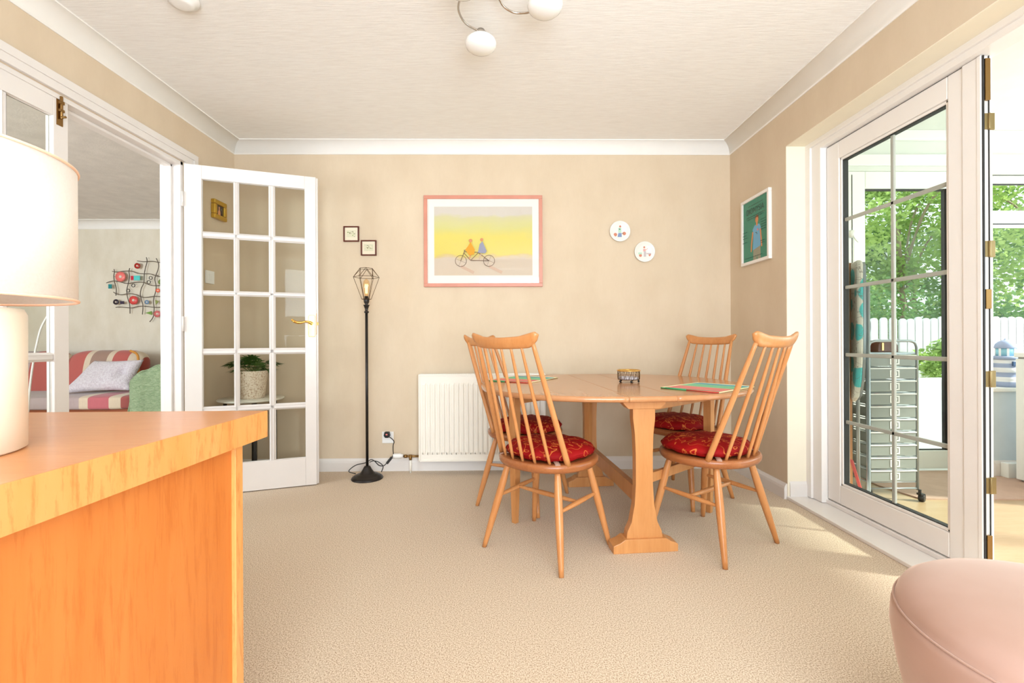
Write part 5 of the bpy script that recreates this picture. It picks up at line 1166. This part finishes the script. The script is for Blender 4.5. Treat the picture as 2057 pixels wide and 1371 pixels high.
def leafmat(name, a, b):
    n = NT(name); f = n.noise(n.coord(), 1.4, 3); c = n.ramp(f, [(0.35, a), (0.65, b)]); n.link(c, n.b.inputs['Base Color']); n.set(Roughness=0.9, Specular_IOR_Level=0.15)
    t = n.add('ShaderNodeBsdfTranslucent'); n.link(c, t.inputs['Color']); mx = n.add('ShaderNodeMixShader'); mx.inputs[0].default_value = 0.45
    n.link(n.b.outputs[0], mx.inputs[1]); n.link(t.outputs[0], mx.inputs[2]); n.link(mx.outputs[0], n.out.inputs['Surface']); return n.m
LM = [leafmat('bright_leaves', rgb(150, 184, 96), rgb(192, 214, 134)), leafmat('mid_leaves', rgb(112, 154, 82), rgb(152, 182, 110)), leafmat('dark_leaves', rgb(84, 126, 68), rgb(120, 156, 92))]
BK = plain('pale_bark', rgb(168, 150, 130), 0.9)
def tree(name, label, cat, x, y, h, rad, blobs, leaves, lm, sd, size=0.10, trunk=True, zb=0.0, group=None):
    random.seed(sd); t = thing(name, label, cat, (x, y, -0.04), 0, group); m = MB(); C_ = []
    for k in range(blobs):
        a = random.uniform(0, 2 * PI); r = rad * math.sqrt(random.random()); C_.append(Vector((x + r * math.cos(a), y + r * math.sin(a) * 0.7, zb + (h - zb) * random.uniform(0.08, 0.96))))
    for k in range(leaves):
        c = random.choice(C_); R = rad * 0.34
        d = Vector((random.gauss(0, 1), random.gauss(0, 1), random.gauss(0, 0.8))).normalized() * R * random.uniform(0.3, 1.0); p = c + d
        if p.z < 0.02: p.z = 0.02 + random.random() * 0.2
        u = Vector((random.gauss(0, 1), random.gauss(0, 1), random.gauss(0, 0.6))).normalized(); w = u.cross(Vector((random.gauss(0, 1), random.gauss(0, 1), random.gauss(0, 1)))).normalized(); s_ = size * random.uniform(0.6, 1.2)
        b = len(m.v); m.v += [tuple(p - u * s_ * 0.5), tuple(p + w * s_ * 0.28), tuple(p + u * s_ * 0.5), tuple(p - w * s_ * 0.28)]; m._f((b, b + 1, b + 2, b + 3), False)
    build('foliage', m, lm, t, fix=False)
    if trunk:
        m = MB().tube(spline([(x, y, -0.04), (x + 0.05, y, h * 0.3), (x - 0.04, y + 0.04, h * 0.7)], 4), [0.05] * 4 + [0.035] * 4 + [0.02], 8)
        for c in C_[::5]: z = min(c.z * 0.7, h * 0.65); m.tube(spline([(x, y, z * 0.8), ((x + c.x) / 2, (y + c.y) / 2, (z + c.z) / 2 + 0.1), tuple(c)], 4), 0.014, 5)
        build('branches', m, BK, t)
    return t
tree('tree', 'bright green tree seen through the middle of the back door glass', 'tree', 5.9, 6.7, 3.9, 1.1, 34, 12000, LM[0], 21, 0.085, zb=0.7)
tree('tree', 'darker green tree at the left edge of the back door glass', 'tree', 5.0, 7.4, 4.2, 0.9, 22, 6000, LM[2], 22, 0.085, zb=0.3)
tree('tree', 'mid green tree just right of the bright one behind the fence', 'tree', 6.9, 7.6, 3.6, 1.1, 24, 6500, LM[1], 23, 0.09, zb=0.2)
tree('tree', 'leafy tree filling the window above the lighthouse', 'tree', 7.9, 6.4, 4.2, 1.3, 30, 9000, LM[0], 24, 0.09, zb=0.1)
tree('tree', 'mid green tree at the far right of the garden window', 'tree', 9.6, 7.6, 4.6, 1.5, 26, 7000, LM[1], 25, 0.1, zb=0.1)
tree('shrub', 'dark leafy hedge shrub low behind the picket fence', 'shrub', 5.6, 6.0, 1.5, 1.2, 26, 6000, LM[2], 26, 0.07, trunk=False)
tree('shrub', 'bright green bush in front of the picket fence', 'shrub', 4.42, 4.52, 0.92, 0.34, 14, 3200, LM[0], 27, 0.06, trunk=False)
tree('shrub', 'dark leafy bush low behind the lighthouse window', 'shrub', 6.6, 5.9, 1.8, 0.9, 26, 6000, LM[2], 28, 0.07, trunk=False)
